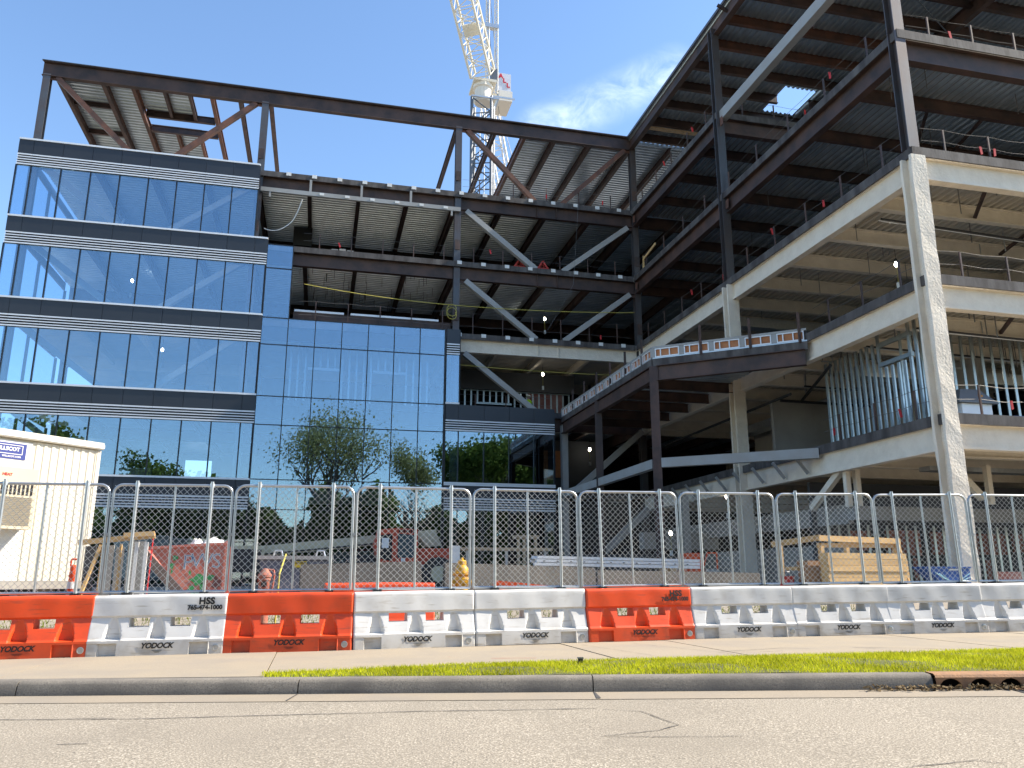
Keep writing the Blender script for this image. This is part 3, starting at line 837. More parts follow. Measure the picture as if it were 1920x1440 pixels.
# ground sheet out to the horizon, site ramp included
gx = [-600, -300, -120] + [-60 + 3*i for i in range(41)] + [120, 300, 600]
gy = [-600, -250, -100, -40, -12, 0, 6, 9, 12.0, 12.7, 13.2, 13.8, 14.5, 15.2, 16, 17, 18, 19, 24, 30, 42, 60, 100, 250, 600]
vs = [(x, y, gz(x, y) - (.45 if y < 12.5 else .02)) for y in gy for x in gx]; nx = len(gx)
fs = [(j*nx+i, j*nx+i+1, (j+1)*nx+i+1, (j+1)*nx+i) for j in range(len(gy)-1) for i in range(nx-1)]
structure(MB().add(vs, fs).build("ground", M['dirt'], smooth=60))
structure(strip(-16, -.42, -.155, -.155).build("road", M['asph']))
gut = structure(strip(-.43, .02, -.150, -.142).build("gutter", M['gutter']))
# far side: verge behind the camera
structure(strip(-40, -15.9, -.02, -.02).build("verge", M['lawn']))
# kerb in cast lengths with open joints
kerb = None
prof = [(0, -.20), (.005, -.145), (.02, -.04), (.05, -.008), (.085, .0), (.20, .002), (.20, -.20)]
def kerb_len(u0, u1, parent=None):
    vs = []; mb = MB(); k = max(2, int((u1-u0)/.5)); n = len(prof)
    for i in range(k+1):
        u = u0 + (u1-u0)*i/k
        for a, z in prof:
            x, y = cp(u, a + random.uniform(-.002, .002)); vs.append((x, y, K*x + z + random.uniform(-.0015, .0015)))
    fs = [(a*n+i, (a+1)*n+i, (a+1)*n+i+1, a*n+i+1) for a in range(k) for i in range(n-1)]
    fs += [tuple(range(n)), tuple(reversed([k*n+i for i in range(n)]))]
    mb.add(vs, fs)
    return mb.build("kerb" if parent is None else "kerb_length", M['kerb'], parent, smooth=40)
joints = [-60, -30, -14, -8.5, -5.5, -2.59, .31, 3.31, 6.72]
for a, b in zip(joints[:-1], joints[1:]):
    o = kerb_len(a + .006, b - .006, kerb)
    if kerb is None: kerb = structure(o)
kerb_len(9.43, 60, kerb)
# gutter joints: dark gaps
for u, du in ((.31, .012), (3.31, .05)):
    mb = MB(); a, b = cp(u, -.40), cp(u, .0); c, d = cp(u + .014, 0), cp(u + .014 + du*.6, -.40)
    mb.quad((*a, K*a[0]-.1435), (*d, K*d[0]-.1435), (*c, K*c[0]-.1375), (*b, K*b[0]-.1375)); mb.build("joint_gap", M['tar'], gut)
# footpath slabs between kerb or grass and the barriers
def grass_back(x):
    pts = [(-.55, 9.62), (1.73, 9.70), (3.0, 9.66), (4.58, 9.60), (6.5, 9.42), (9.03, 9.29), (14, 9.1), (60, 8.8)]
    if x <= pts[0][0]: return pts[0][1]
    for (a, ya), (b, yb) in zip(pts[:-1], pts[1:]):
        if x <= b: return ya + (yb-ya)*(x-a)/(b-a)
    return pts[-1][1]
def kerb_back(x):            # Y of the kerb's back edge at x
    u = (x - CO.x - CN.x*.205)/CU.x
    return CO.y + CU.y*u + CN.y*.205
pave = None
pj = [-60, -30, -12, -6.3, -3.2, -.46, 1.70, 3.68, 5.4, 7.2, 9.2, 11.4, 14, 17, 30, 60]
for a, b in zip(pj[:-1], pj[1:]):
    mb = MB(); n = max(2, int((b-a)/.35)); g = .006
    top = []
    for i in range(n+1):
        x = a + g + (b-a-2*g)*i/n
        lo = kerb_back(x) + .006 if x < -.46 else grass_back(x) + random.uniform(-.015, .015)
        top.append((x, lo))
    poly = top + [(b-g, 12.95), (a+g, 12.95)]
    m = len(poly); tilt = random.uniform(-.004, .004)
    v = [(x, y, K*x + .001 + tilt*(x-a)) for x, y in poly] + [(x, y, K*x - .12) for x, y in poly]
    mb.add(v, [tuple(range(m))] + [(j, i, m+i, m+j) for i, j in ((i, (i+1) % m) for i in range(m))])
    o = mb.build("pavement" if pave is None else "paving_slab", M['pave'], pave)
    if pave is None: pave = structure(o)
# verge soil and grass
mb = MB(); xs_ = [-.5 + .25*i for i in range(120)]; vs = []
for x in xs_:
    a, b = kerb_back(x) + .004, grass_back(x) + .03
    for t in (0, .33, .67, 1): vs.append((x, a + (b-a)*t, K*x - .012 + (.045*math.sin(math.pi*t)*min(1, (b-a)/1.2) + .02*math.sin(3*x + 5*t))*min(1, max(0, b-a))))
mb.add(vs, [(4*i+j, 4*i+4+j, 4*i+5+j, 4*i+1+j) for i in range(len(xs_)-1) for j in range(3)])
soil = structure(mb.build("grass_verge", M['lawn'], smooth=60))

def leafy(name, c1, c2, trans=.35, rough=.6):
    m = bpy.data.materials.new(name); m.use_nodes = True
    N, L = m.node_tree.nodes, m.node_tree.links; N.clear()
    o = N.new("ShaderNodeOutputMaterial"); d = N.new("ShaderNodeBsdfDiffuse"); tr = N.new("ShaderNodeBsdfTranslucent"); mx = N.new("ShaderNodeMixShader")
    g = N.new("ShaderNodeNewGeometry"); ri = N.new("ShaderNodeMixRGB")
    ri.inputs["Color1"].default_value = (*c1, 1); ri.inputs["Color2"].default_value = (*c2, 1)
    L.new(g.outputs["Random Per Island"], ri.inputs["Fac"])
    nz = N.new("ShaderNodeTexNoise"); nz.inputs["Scale"].default_value = 1.7; nz.inputs["Detail"].default_value = 3; L.new(g.outputs["Position"], nz.inputs["Vector"])
    hv = N.new("ShaderNodeHueSaturation"); mr = N.new("ShaderNodeMapRange"); mr.inputs["From Min"].default_value = .3; mr.inputs["From Max"].default_value = .7
    mr.inputs["To Min"].default_value = .72; mr.inputs["To Max"].default_value = 1.2; L.new(nz.outputs["Fac"], mr.inputs["Value"]); L.new(mr.outputs[0], hv.inputs["Value"])
    L.new(ri.outputs[0], hv.inputs["Color"])
    L.new(hv.outputs[0], d.inputs["Color"]); L.new(hv.outputs[0], tr.inputs["Color"]); mx.inputs["Fac"].default_value = trans
    L.new(d.outputs[0], mx.inputs[1]); L.new(tr.outputs[0], mx.inputs[2]); L.new(mx.outputs[0], o.inputs["Surface"]); return m
M['grass'] = leafy("sunlit_grass", (.40, .46, .016), (.60, .58, .045), .45)
M['weeds'] = leafy("site_weeds", (.10, .15, .02), (.20, .22, .04), .4)
M['leaf1'] = leafy("maple_leaves", (.08, .13, .03), (.14, .19, .04), .45)
M['leaf2'] = leafy("pale_leaves", (.20, .23, .09), (.32, .33, .16), .45)
M['bark'] = mat("bark", (.13, .11, .09), .95, 0, (.07, .06, .05), 5, .8, .5, 20)

def blades(n, place, h0, h1, w=.006):
    vs = []; fs = []; rr = random.Random(11)
    for i in range(n):
        x, y, z = place(rr); a = rr.uniform(0, 6.283); h = rr.uniform(h0, h1); l = rr.uniform(.2, .9)*h
        dx, dy = math.cos(a), math.sin(a); b = len(vs); ww = w*rr.uniform(.7, 1.4)
        la = rr.uniform(0, 6.283)
        vs += [(x-dy*ww, y+dx*ww, z), (x+dy*ww, y-dx*ww, z), (x+math.cos(la)*l, y+math.sin(la)*l, z+h)]
        fs.append((b, b+1, b+2))
    mb = MB(); mb.v = vs; mb.f = fs; mb.m = [0]*len(fs); return mb
def place_grass(rr):
    while True:
        x = -.5 + 14.5*rr.random()
        a, b = kerb_back(x) + .01, grass_back(x) + .02
        if b - a < .02: continue
        if rr.random() > (b-a)/2.8: continue
        t = rr.random(); y = a + (b-a)*t
        if math.sin(2.1*x+1.3)*math.sin(2.7*y+.7*x) > .60 and rr.random() < .55: continue
        return x, y, K*x - .015 + .045*math.sin(math.pi*t)*min(1, (b-a)/1.2)
g = blades(90000, place_grass, .012, .058, .0045).build("grass", M['grass']); tag(g, "bright green grass strip between the kerb and the footpath", "grass", kind="stuff")
def place_weed(rr):
    x = -7 + 19*rr.random(); y = 13.05 + 3.2*rr.random()**1.3
    return x, y, gz(x, y) - .02
g = blades(9000, place_weed, .03, .14, .008).build("weeds", M['weeds']); tag(g, "patchy weeds on the gravel behind the plastic barriers", "weeds", kind="stuff")
# gravel chips showing through the barrier windows
mb = MB(); rr = random.Random(5)
for i in range(5200):
    x = -6 + 18*rr.random(); y = 13.0 + 2.6*rr.random(); s = rr.uniform(.012, .035); z = gz(x, y) - .02
    vs = [(x+rr.uniform(-s, s), y+rr.uniform(-s, s), z+rr.uniform(.2, 1)*s) for _ in range(3)]
    mb.add([(x-s, y-s*.6, z), (x+s, y-s*.5, z), (x+.2*s, y+s, z), (x, y, z+s*1.1)], [(0, 1, 3), (1, 2, 3), (2, 0, 3)])
M['chips'] = mat("limestone_chips", (.52, .48, .41), .9, 0, (.30, .27, .23), 30, .9)
g = mb.build("gravel", M['chips']); tag(g, "pale crushed stone scattered on the site behind the barriers", "gravel", kind="stuff")

# cracks sealed in the carriageway: thin wandering ribbons of tar
road = bpy.data.objects["road"]
def ribbon(pts, w, name, z=-.1495, parent=road, m='tar'):
    mb = MB(); rr = random.Random(len(pts)*7 + int(w*1e4)); P2 = []
    for (x0, y0), (x1, y1) in zip(pts[:-1], pts[1:]):
        n = max(2, int(math.hypot(x1-x0, y1-y0)/.12))
        for i in range(n): t = i/n; P2.append((x0+(x1-x0)*t + rr.uniform(-.006, .006), y0+(y1-y0)*t + rr.uniform(-.008, .008)))
    P2.append(pts[-1]); vs = []
    for i, (x, y) in enumerate(P2):
        a = P2[max(0, i-1)]; b = P2[min(len(P2)-1, i+1)]; d = Vector((b[0]-a[0], b[1]-a[1])).normalized(); ww = w*rr.uniform(.45, 1.2)/2
        vs += [(x - d.y*ww, y + d.x*ww, K*x + z), (x + d.y*ww, y - d.x*ww, K*x + z)]
    mb.add(vs, [(2*i, 2*i+1, 2*i+3, 2*i+2) for i in range(len(P2)-1)])
    return mb.build(name, M[m], parent)
ribbon([(-2.6, 8.18), (-1.4, 7.86), (-.3, 7.72), (.35, 7.62), (1.0, 7.55), (1.8, 7.37), (2.5, 7.25)], .022, "sealed_crack")
ribbon([(2.55, 7.18), (2.82, 6.98), (2.83, 6.62), (2.86, 6.30), (2.62, 6.12), (2.1, 6.02), (2.6, 5.86), (3.1, 5.74)], .011, "sealed_crack")
ribbon([(-2.0, 8.05), (-1.6, 7.97)], .012, "sealed_crack")
ribbon([(-1.75, 6.85), (-1.55, 6.83)], .02, "sealed_crack"); ribbon([(3.6, 4.6), (4.1, 4.62), (4.2, 4.5)], .012, "sealed_crack")
# broken edge and sawn scores in the footpath
for pts, w in (([(5.3, 10.25), (5.9, 10.3), (6.3, 10.42), (6.6, 10.2), (7.3, 10.12), (7.8, 9.9), (8.3, 9.5)], .018), ([(5.25, 10.2), (5.7, 10.0), (6.1, 10.05)], .012), ([(3.9, 11.9), (4.25, 10.0)], .008), ([(4.7, 11.9), (5.3, 9.9)], .008), ([(6.6, 11.9), (7.4, 9.9)], .008), ([(8.6, 11.9), (9.9, 9.9)], .009), ([(9.9, 11.2), (10.9, 10.9), (11.3, 10.4)], .016), ([(9.2, 11.9), (10.6, 10.2)], .007)):
    ribbon(pts, w, "pavement_crack", .0045, pave)
M['redpaint'] = mat("red_survey_paint", (.45, .05, .04), .8)
ribbon([(2.2, 10.35), (2.75, 10.2)], .018, "survey_mark", .0046, pave, 'redpaint'); ribbon([(1.2, 10.75), (1.75, 10.7)], .01, "survey_mark", .0046, pave, 'redpaint')

# ---------------- storm drain at the right: cast hood with arched mouths and a grate
U0, U1 = 6.74, 9.41
dr = thing("storm_drain", "rusty cast iron kerb inlet with arched mouths and gutter grate", "storm drain", (*cp(U0, 0), K*cp(U0, 0)[0] - .14))
M['cast'] = mat("rusty_cast_iron", (.36, .19, .09), .8, 0, (.22, .13, .08), 7, .8, .3, 40)
hood = MB(); na = 9; wid = (U1-U0)/na
def cpt(u, n, z): x, y = cp(u, n); return (x, y, K*x + z)
for i in range(na):
    ua = U0 + i*wid; r = wid*.38; cz = -.125; cu = ua + wid/2; st = 8
    arch = [(cu + r*math.cos(math.pi - math.pi*j/st), cz + .085*math.sin(math.pi*j/st)) for j in range(st+1)]
    for (n_, fl) in ((.0, False), (.03, True)):
        bot = [cpt(u, n_, z) for u, z in arch]; tp = [cpt(ua + wid*j/st, n_, -.03) for j in range(st+1)]
        fs = [(j, j+1, st+2+j, st+1+j) for j in range(st)]
        if fl: fs = [tuple(reversed(f)) for f in fs]
        hood.add(bot + tp, fs)
        for a, b in ((ua, arch[0][0]), (arch[-1][0], ua + wid)):
            f = (0, 1, 2, 3); hood.add([cpt(a, n_, -.16), cpt(b, n_, -.16), cpt(b, n_, cz), cpt(a, n_, cz)], [f if not fl else tuple(reversed(f))])
    lo = [cpt(u, 0, z) for u, z in arch]; hi = [cpt(u, .03, z) for u, z in arch]
    hood.add(lo + hi, [(j+1, j, st+1+j, st+2+j) for j in range(st)])
    # faces beside the arch between its springing and the top
    for n_ in (0,):
        hood.add([cpt(ua, n_, cz), cpt(arch[0][0], n_, cz), cpt(ua, n_, -.03)], [(0, 1, 2)])
        hood.add([cpt(arch[-1][0], n_, cz), cpt(ua+wid, n_, cz), cpt(ua+wid, n_, -.03)], [(0, 1, 2)])
pr = [(0, -.03), (.02, -.006), (.05, .004), (.21, .006), (.21, -.2)]
for (a, za), (b, zb_) in zip(pr[:-1], pr[1:]):
    hood.quad(cpt(U0, a, za), cpt(U1, a, za), cpt(U1, b, zb_), cpt(U0, b, zb_))
hood.build("hood", M['cast'], dr)
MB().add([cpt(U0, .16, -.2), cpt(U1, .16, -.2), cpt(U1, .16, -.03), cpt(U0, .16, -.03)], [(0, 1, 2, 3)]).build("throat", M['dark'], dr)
gr = MB()
for i in range(26):
    u = U0 + .75 + i*.068
    p, q = cpt(u, -.02, -.138), cpt(u + .18, -.36, -.138); gr.bar(p, q, .02, .012)
gr.bar(cpt(U0+.7, -.015, -.137), cpt(U0+2.5, -.015, -.137), .03, .016); gr.bar(cpt(U0+.9, -.365, -.137), cpt(U0+2.7, -.365, -.137), .03, .016)
gr.build("grate", M['cast'], dr)
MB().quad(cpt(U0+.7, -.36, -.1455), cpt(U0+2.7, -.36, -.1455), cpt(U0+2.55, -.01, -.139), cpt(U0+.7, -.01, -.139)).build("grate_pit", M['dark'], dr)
# leaf litter gathered at the drain
mb = MB(); rr = random.Random(9)
for i in range(520):
    u = U0 - .75 + 3.2*rr.random()**.9; n_ = -.02 - abs(rr.gauss(0, .05)); s = rr.uniform(.012, .035)
    x, y = cp(u, n_); z = K*x - .14 + rr.random()*.04
    a = rr.random()*6.28; t1 = rr.uniform(-.02, .03); t2 = rr.uniform(-.02, .03)
    c_, s_ = math.cos(a)*s, math.sin(a)*s
    mb.add([(x-c_, y-s_, z), (x+s_*.6, y-c_*.6, z+t1), (x+c_, y+s_, z+t2), (x-s_*.6, y+c_*.6, z+.012)], [(0, 1, 2, 3)])
M['litter'] = leafy("dead_leaves", (.16, .11, .06), (.30, .24, .15), .2)
g = mb.build("leaf_litter", M['litter']); tag(g, "brown leaf litter gathered in the gutter at the drain", "leaf litter", kind="stuff")
p = cp(4.55, .62)
mp = thing("marker_stake", "small dark survey marker standing in the grass strip", "marker", (2.98, 9.14, .02))
MB().box(2.955, 3.005, 9.12, 9.16, .0, .115).build("stake", M['blackiron'], mp); MB().box(2.95, 3.01, 9.115, 9.165, .1155, .13).build("cap", M['cable'], mp)

# ================================================================== WATER-FILLED PLASTIC BARRIERS
BL = 1.785; BH = .80
def barrier_half(x, z):
    if z < .20: d = .228 - .03*z
    elif z < .225: d = .222 - (z-.20)*1.0
    elif z < .50: d = .197 - (z-.225)/.275*.082
    elif z < .525: d = .115 + (z-.50)/.025*.027
    elif z < .755: d = .142 - (z-.525)*.06
    else: d = .128 - ((z-.755)/.045)**2*.035
    for cx in (-.575, .0, .575):                       # arched niches
        if .222 < z < .49:
            t = (z-.222)/.268; hw = .045 + .072*(1 - t**1.6)
            e = (hw - abs(x-cx))/.03
            if e > 0: d = min(d, d + (.112 - d)*min(1, e))
    for cx in (-.62, .56):                             # lifting pockets in the skirt
        if z < .165:
            e = (.125 - abs(x-cx))/.012
            if e > 0: d -= .045*min(1, e)
    if z < .17 and (x > .70 or x < -.74): d -= .010
    ex = (abs(x) - (BL/2-.02))/.02
    if ex > 0: d -= .018*ex*ex
    return d
HOLES = [(-.385, -.115, .372, .492), (.155, .425, .372, .492)]
def barrier_mesh():
    xs = sorted(set([round(-BL/2 + BL*i/150, 4) for i in range(151)] + [v for h in HOLES for v in h[:2]] + [round(c+s*.125, 4) for c in (-.62, .56) for s in (-1, 1)] + [round(c+s*.113, 4) for c in (-.62, .56) for s in (-1, 1)] + [-BL/2+.008, BL/2-.008]))
    zs = sorted(set([0, .02, .08, .164, .166, .17, .20, .2225, .226, .24, .26, .28, .30, .32, .34, .358, .372, .39, .41, .43, .45, .465, .48, .492, .50, .512, .525, .55, .60, .66, .71, .755, .77, .782, .792, .80]))
    mb = MB(); nx, nz = len(xs), len(zs)
    for sg in (-1, 1):
        vs = [(x, sg*(barrier_half(x, z) + .0035*math.sin(5.1*x+2*sg)*math.sin(9*z+1) + .0025*math.sin(13*x+4*z)*(1 if z > .5 else .4)), z + (.004*math.sin(3.3*x+1) if z > .75 else 0)) for z in zs for x in xs]; fs = []
        for j in range(nz-1):
            for i in range(nx-1):
                xc, zc = (xs[i]+xs[i+1])/2, (zs[j]+zs[j+1])/2
                if any(h[0] < xc < h[1] and h[2] < zc < h[3] for h in HOLES): continue
                f = (j*nx+i, j*nx+i+1, (j+1)*nx+i+1, (j+1)*nx+i); fs.append(f if sg < 0 else tuple(reversed(f)))
        mb.add(vs, fs)
    n0 = nx*nz
    for i in range(nx-1):
        a = (nz-1)*nx + i; mb.f.append((a, a+1, n0+a+1, n0+a)); mb.m.append(0)
        mb.f.append((i+1, i, n0+i, n0+i+1)); mb.m.append(0)
    for j in range(nz-1):
        a = j*nx; mb.f.append((a, a+nx, n0+a+nx, n0+a)); mb.m.append(0)
        a = j*nx + nx-1; mb.f.append((a+nx, a, n0+a, n0+a+nx)); mb.m.append(0)
    for h in HOLES:                                     # window reveals
        for (x0, x1, z0, z1) in ((h[0], h[1], h[2], h[2]), (h[1], h[0], h[3], h[3]), (h[1], h[1], h[2], h[3]), (h[0], h[0], h[3], h[2])):
            k = 4
            for q in range(k):
                xa, xb = x0+(x1-x0)*q/k, x0+(x1-x0)*(q+1)/k; za, zb_ = z0+(z1-z0)*q/k, z0+(z1-z0)*(q+1)/k
                da, db = barrier_half(xa, za), barrier_half(xb, zb_)
                mb.quad((xa, -da, za), (xa, da, za), (xb, db, zb_), (xb, -db, zb_))
    return mb
def plastic(name, col, dirt, rough):
    m, nt, b, N, L = new_mat(name)
    tc = N.new("ShaderNodeTexCoord").outputs["Object"]; gp = N.new("ShaderNodeNewGeometry").outputs["Position"]
    sx = N.new("ShaderNodeSeparateXYZ"); L.new(tc, sx.inputs[0])
    n = N.new("ShaderNodeTexNoise"); n.inputs["Scale"].default_value = 5; n.inputs["Detail"].default_value = 7; L.new(gp, n.inputs["Vector"])
    mpn = N.new("ShaderNodeMapping"); mpn.inputs["Scale"].default_value = (2.5, 2.5, 26); L.new(gp, mpn.inputs["Vector"])
    n2 = N.new("ShaderNodeTexNoise"); n2.inputs["Scale"].default_value = 1.3; n2.inputs["Detail"].default_value = 4; L.new(mpn.outputs[0], n2.inputs["Vector"])
    lo = N.new("ShaderNodeMapRange"); lo.inputs["From Min"].default_value = .30; lo.inputs["From Max"].default_value = .0; lo.inputs["To Max"].default_value = .75
    L.new(sx.outputs["Z"], lo.inputs["Value"])
    a = N.new("ShaderNodeMath"); a.operation = 'MULTIPLY'; L.new(lo.outputs[0], a.inputs[0]); L.new(n.outputs["Fac"], a.inputs[1])
    sc_ = N.new("ShaderNodeMapRange"); sc_.inputs["From Min"].default_value = .60; sc_.inputs["From Max"].default_value = .72; sc_.inputs["To Max"].default_value = .5; L.new(n2.outputs["Fac"], sc_.inputs["Value"])
    n3 = N.new("ShaderNodeMapRange"); n3.inputs["From Min"].default_value = .5; n3.inputs["From Max"].default_value = .75; n3.inputs["To Max"].default_value = .28; L.new(n.outputs["Fac"], n3.inputs["Value"])
    s1 = N.new("ShaderNodeMath"); s1.operation = 'ADD'; L.new(a.outputs[0], s1.inputs[0]); L.new(sc_.outputs[0], s1.inputs[1])
    s2 = N.new("ShaderNodeMath"); s2.operation = 'ADD'; s2.use_clamp = True; L.new(s1.outputs[0], s2.inputs[0]); L.new(n3.outputs[0], s2.inputs[1])
    mx = N.new("ShaderNodeMixRGB"); mx.inputs["Color1"].default_value = (*col, 1); mx.inputs["Color2"].default_value = (*dirt, 1)
    oi = N.new("ShaderNodeObjectInfo"); r3 = N.new("ShaderNodeMapRange"); r3.inputs["To Min"].default_value = .92; r3.inputs["To Max"].default_value = 1.06; L.new(oi.outputs["Random"], r3.inputs["Value"])
    hs = N.new("ShaderNodeHueSaturation"); L.new(mx.outputs[0], hs.inputs["Color"]); L.new(r3.outputs[0], hs.inputs["Value"])
    L.new(s2.outputs[0], mx.inputs["Fac"]); L.new(hs.outputs[0], b.inputs["Base Color"]); b.inputs["Roughness"].default_value = rough
    bp = N.new("ShaderNodeBump"); bp.inputs["Strength"].default_value = .12; bp.inputs["Distance"].default_value = .02; L.new(n.outputs["Fac"], bp.inputs["Height"]); L.new(bp.outputs[0], b.inputs["Normal"])
    return m
M['wplast'] = plastic("white_plastic", (.64, .635, .615), (.30, .25, .18), .42)
M['oplast'] = plastic("orange_plastic", (.75, .078, .016), (.26, .065, .035), .40)
bw = barrier_mesh().mesh("barrier_body", M['wplast'], 38); bo = barrier_mesh().mesh("barrier_body", M['oplast'], 38)
yod = text_mb("YODOCK", .098, shear=.28, bold=.0035, space=.95).xf(Matrix.Translation((.02, -.229, .125))).mesh("lettering", M['black'])
fine = MB()
for i, w in enumerate((.13, .10, .06)): fine.box(.03-w/2, .03+w/2, -.2305, -.229, .062-i*.012, .066-i*.012)
fine = fine.mesh("small_print", M['black'])
plug = MB().lathe([(.045, .0), (.045, .012), (.034, .014), (.032, .008), (.0, .008)], n=20, axis='y')
plug.v = [(x, -y, z) for x, y, z in plug.v]; plug.f = [tuple(reversed(f)) for f in plug.f]
plug.xf(Matrix.Translation((.79, -.213, .085))); plug = plug.mesh("drain_plug", M['galv'])
h1 = text_mb("HSS", .125, bold=.006, space=1.05); h2 = text_mb("765-474-1000", .082, bold=.004)
hs_mb = MB(); hs_mb.add([(x+.62, y-.147, z+.70) for x, y, z in h1.v], h1.f); hs_mb.add([(x+.60, y-.149, z+.615) for x, y, z in h2.v], h2.f)
# the letters lean with the rail
hs_mb.v = [(x, y - (.70-z)*.06 , z) for x, y, z in hs_mb.v]; hss = hs_mb.mesh("stencil_lettering", M['black'])
def child(name, me, parent):
    o = bpy.data.objects.new(name, me); COL.objects.link(o); o.parent = parent; return o
BJ = [(-4.69, 12.36), (-2.91, 12.33), (-1.20, 12.23), (.565, 12.12), (2.36, 12.22), (4.15, 12.28), (5.95, 12.28), (7.73, 12.20), (9.47, 12.08), (11.16, 11.93), (12.95, 11.78)]
blab = [("o", "orange plastic water barrier at the left edge of the photo"),
        ("w", "white plastic water barrier stencilled HSS, between two orange ones at the left"),
        ("o", "orange plastic water barrier in front of the rusty red post, second orange from the left"),
        ("w", "scuffed white plastic water barrier just right of the second orange one"),
        ("w", "white plastic water barrier just left of the orange one stencilled HSS"),
        ("o", "orange plastic water barrier stencilled HSS with scraped base"),
        ("w", "white plastic water barrier just right of the HSS stencilled orange one"),
        ("w", "white plastic water barrier in front of the yellow timber crate"),
        ("w", "white plastic water barrier in front of the blue skip"),
        ("w", "white plastic water barrier cut by the right edge of the photo")]
for i, (c, lab) in enumerate(blab):
    (x0, y0), (x1, y1) = BJ[i], BJ[i+1]; cx, cy = (x0+x1)/2, (y0+y1)/2 + .23
    e = thing("plastic_barrier", lab, "barrier", (cx, cy, K*cx + .002), "plastic barriers along the footpath")
    e.rotation_euler = (random.uniform(-.012, .012), -math.atan(K) + random.uniform(-.003, .003), math.atan2(y1-y0, x1-x0) + random.uniform(-.014, .014))
    child("body", bw if c == 'w' else bo, e); child("lettering", yod, e); child("small_print", fine, e); child("drain_plug", plug, e)
    if i in (1, 5): child("stencil", hss, e)
# two spare orange ones behind the fence
for x, y, rz, z, lab in ((1.05, 13.75, .02, None, "orange plastic barrier standing behind the fence, left of the yellow hydrant"), ):
    e = thing("plastic_barrier", lab, "barrier", (x, y, .13), "spare barriers behind the fence"); e.rotation_euler = (0, 0, rz); child("body", bo, e)

# ================================================================== CHAIN LINK PANELS ON THE BARRIERS
FW, FZ0, FZ1 = 1.70, .0, 1.50
def fence_panel():
    e = thing("fence_panel", "x", "fence panel")
    r = .021; w = FW/2; rc = .13
    fr = MB(); pts = [(-w, 0, FZ0), (-w, 0, FZ1-rc)]
    for j in range(1, 7):
        a = math.pi - math.pi/2*j/6; pts.append((-w+rc+rc*math.cos(a), 0, FZ1-rc+rc*math.sin(a)))
    for j in range(0, 7):
        a = math.pi/2 - math.pi/2*j/6; pts.append((w-rc+rc*math.cos(a), 0, FZ1-rc+rc*math.sin(a)))
    pts += [(w, 0, FZ0), (-w, 0, FZ0)]
    fr.path(pts, r, 10); fr.build("frame", M['galv'], e, smooth=50)
    MB().tube((.02, 0, .0), (.02, 0, FZ1), .017, 10).build("middle_rail", M['galv'], e, smooth=50)
    for x in (-w + .33, w - .30):
        MB().tube((x, -.03, -.10), (x, -.03, FZ1 + .055), .024, 10).lathe([(.033, -.03), (.033, .03)], (x, -.02, FZ1), 12).build("post", M['galv'], e, smooth=50)
        MB().box(x - .06, x + .06, -.07, .04, -.05, -.008).build("foot_clamp", M['blackiron'], e)
    MB().box(w - .01, w + .06, -.03, .03, .78, .82).build("panel_clip", M['galv'], e)
    ms = MB(); pt = .094; t = .0031
    n = int((FW + FZ1)/pt) + 2
    for sgn, yo in ((1, -.008), (-1, .006)):
        for i in range(-1, n):
            c = i*pt                                    # lines x +- z = const
            pq = []
            for z in (FZ0+.01, FZ1-.01):
                x = -w + c - z if sgn > 0 else -w + c - (FZ1 - z)
                pq.append((x, z))
            (xa, za), (xb, zb_) = pq
            # clip to the frame
            def clip(xa, za, xb, zb_, lo, hi):
                if xa == xb: return None
                t0, t1 = 0.0, 1.0; dx = xb-xa
                ta, tb = (lo-xa)/dx, (hi-xa)/dx
                if ta > tb: ta, tb = tb, ta
                t0, t1 = max(t0, ta), min(t1, tb)
                if t1 - t0 < .03: return None
                return xa+dx*t0, za+(zb_-za)*t0, xa+dx*t1, za+(zb_-za)*t1
            c4 = clip(xa, za, xb, zb_, -w+.01, w-.01)
            if not c4: continue
            xa, za, xb, zb_ = c4
            ms.sweep((xa, yo, za), (xb, yo, zb_), [(-t, -t), (t, -t), (0, t*1.2)], (0, 1, 0))
    ms.build("chain_link_mesh", M['wire'], e)
    return e
fp0 = fence_panel()
FJ = [-4.62, -2.888, -1.206, .538, 2.339, 4.109, 5.852, 7.614, 9.452, 11.28, 13.05]
flab = ["chain link panel in front of the white trailer, at the left edge", "chain link panel in front of the red graffiti skip", "chain link panel in front of the rusty red post",
        "chain link panel in front of the red telehandler cab", "chain link panel just right of the yellow hydrant", "chain link panel in front of the end of the steel stud bundle",
        "chain link panel above the white barrier right of the HSS orange one", "chain link panel in front of the yellow timber crate", "chain link panel in front of the blue skip", "chain link panel at the right edge of the photo"]
for i, lab in enumerate(flab):
    e = fp0 if i == 0 else copy_tree(fp0)
    x0, x1 = FJ[i], FJ[i+1]; cx = (x0+x1)/2
    ya = [b[1] for b in BJ]; cy = (BJ[i][1] + BJ[i+1][1])/2 + .24 + random.uniform(-.015, .015)
    e.location = (cx, cy, K*cx + .835); e.scale = ((x1-x0-.05)/FW, 1, 1)
    e.rotation_euler = (random.uniform(-.012, .012), -math.atan(K) + random.uniform(-.006, .006), math.atan2(BJ[i+1][1]-BJ[i][1], BJ[i+1][0]-BJ[i][0]))
    tag(e, lab, "fence panel", "chain link panels on the barriers")
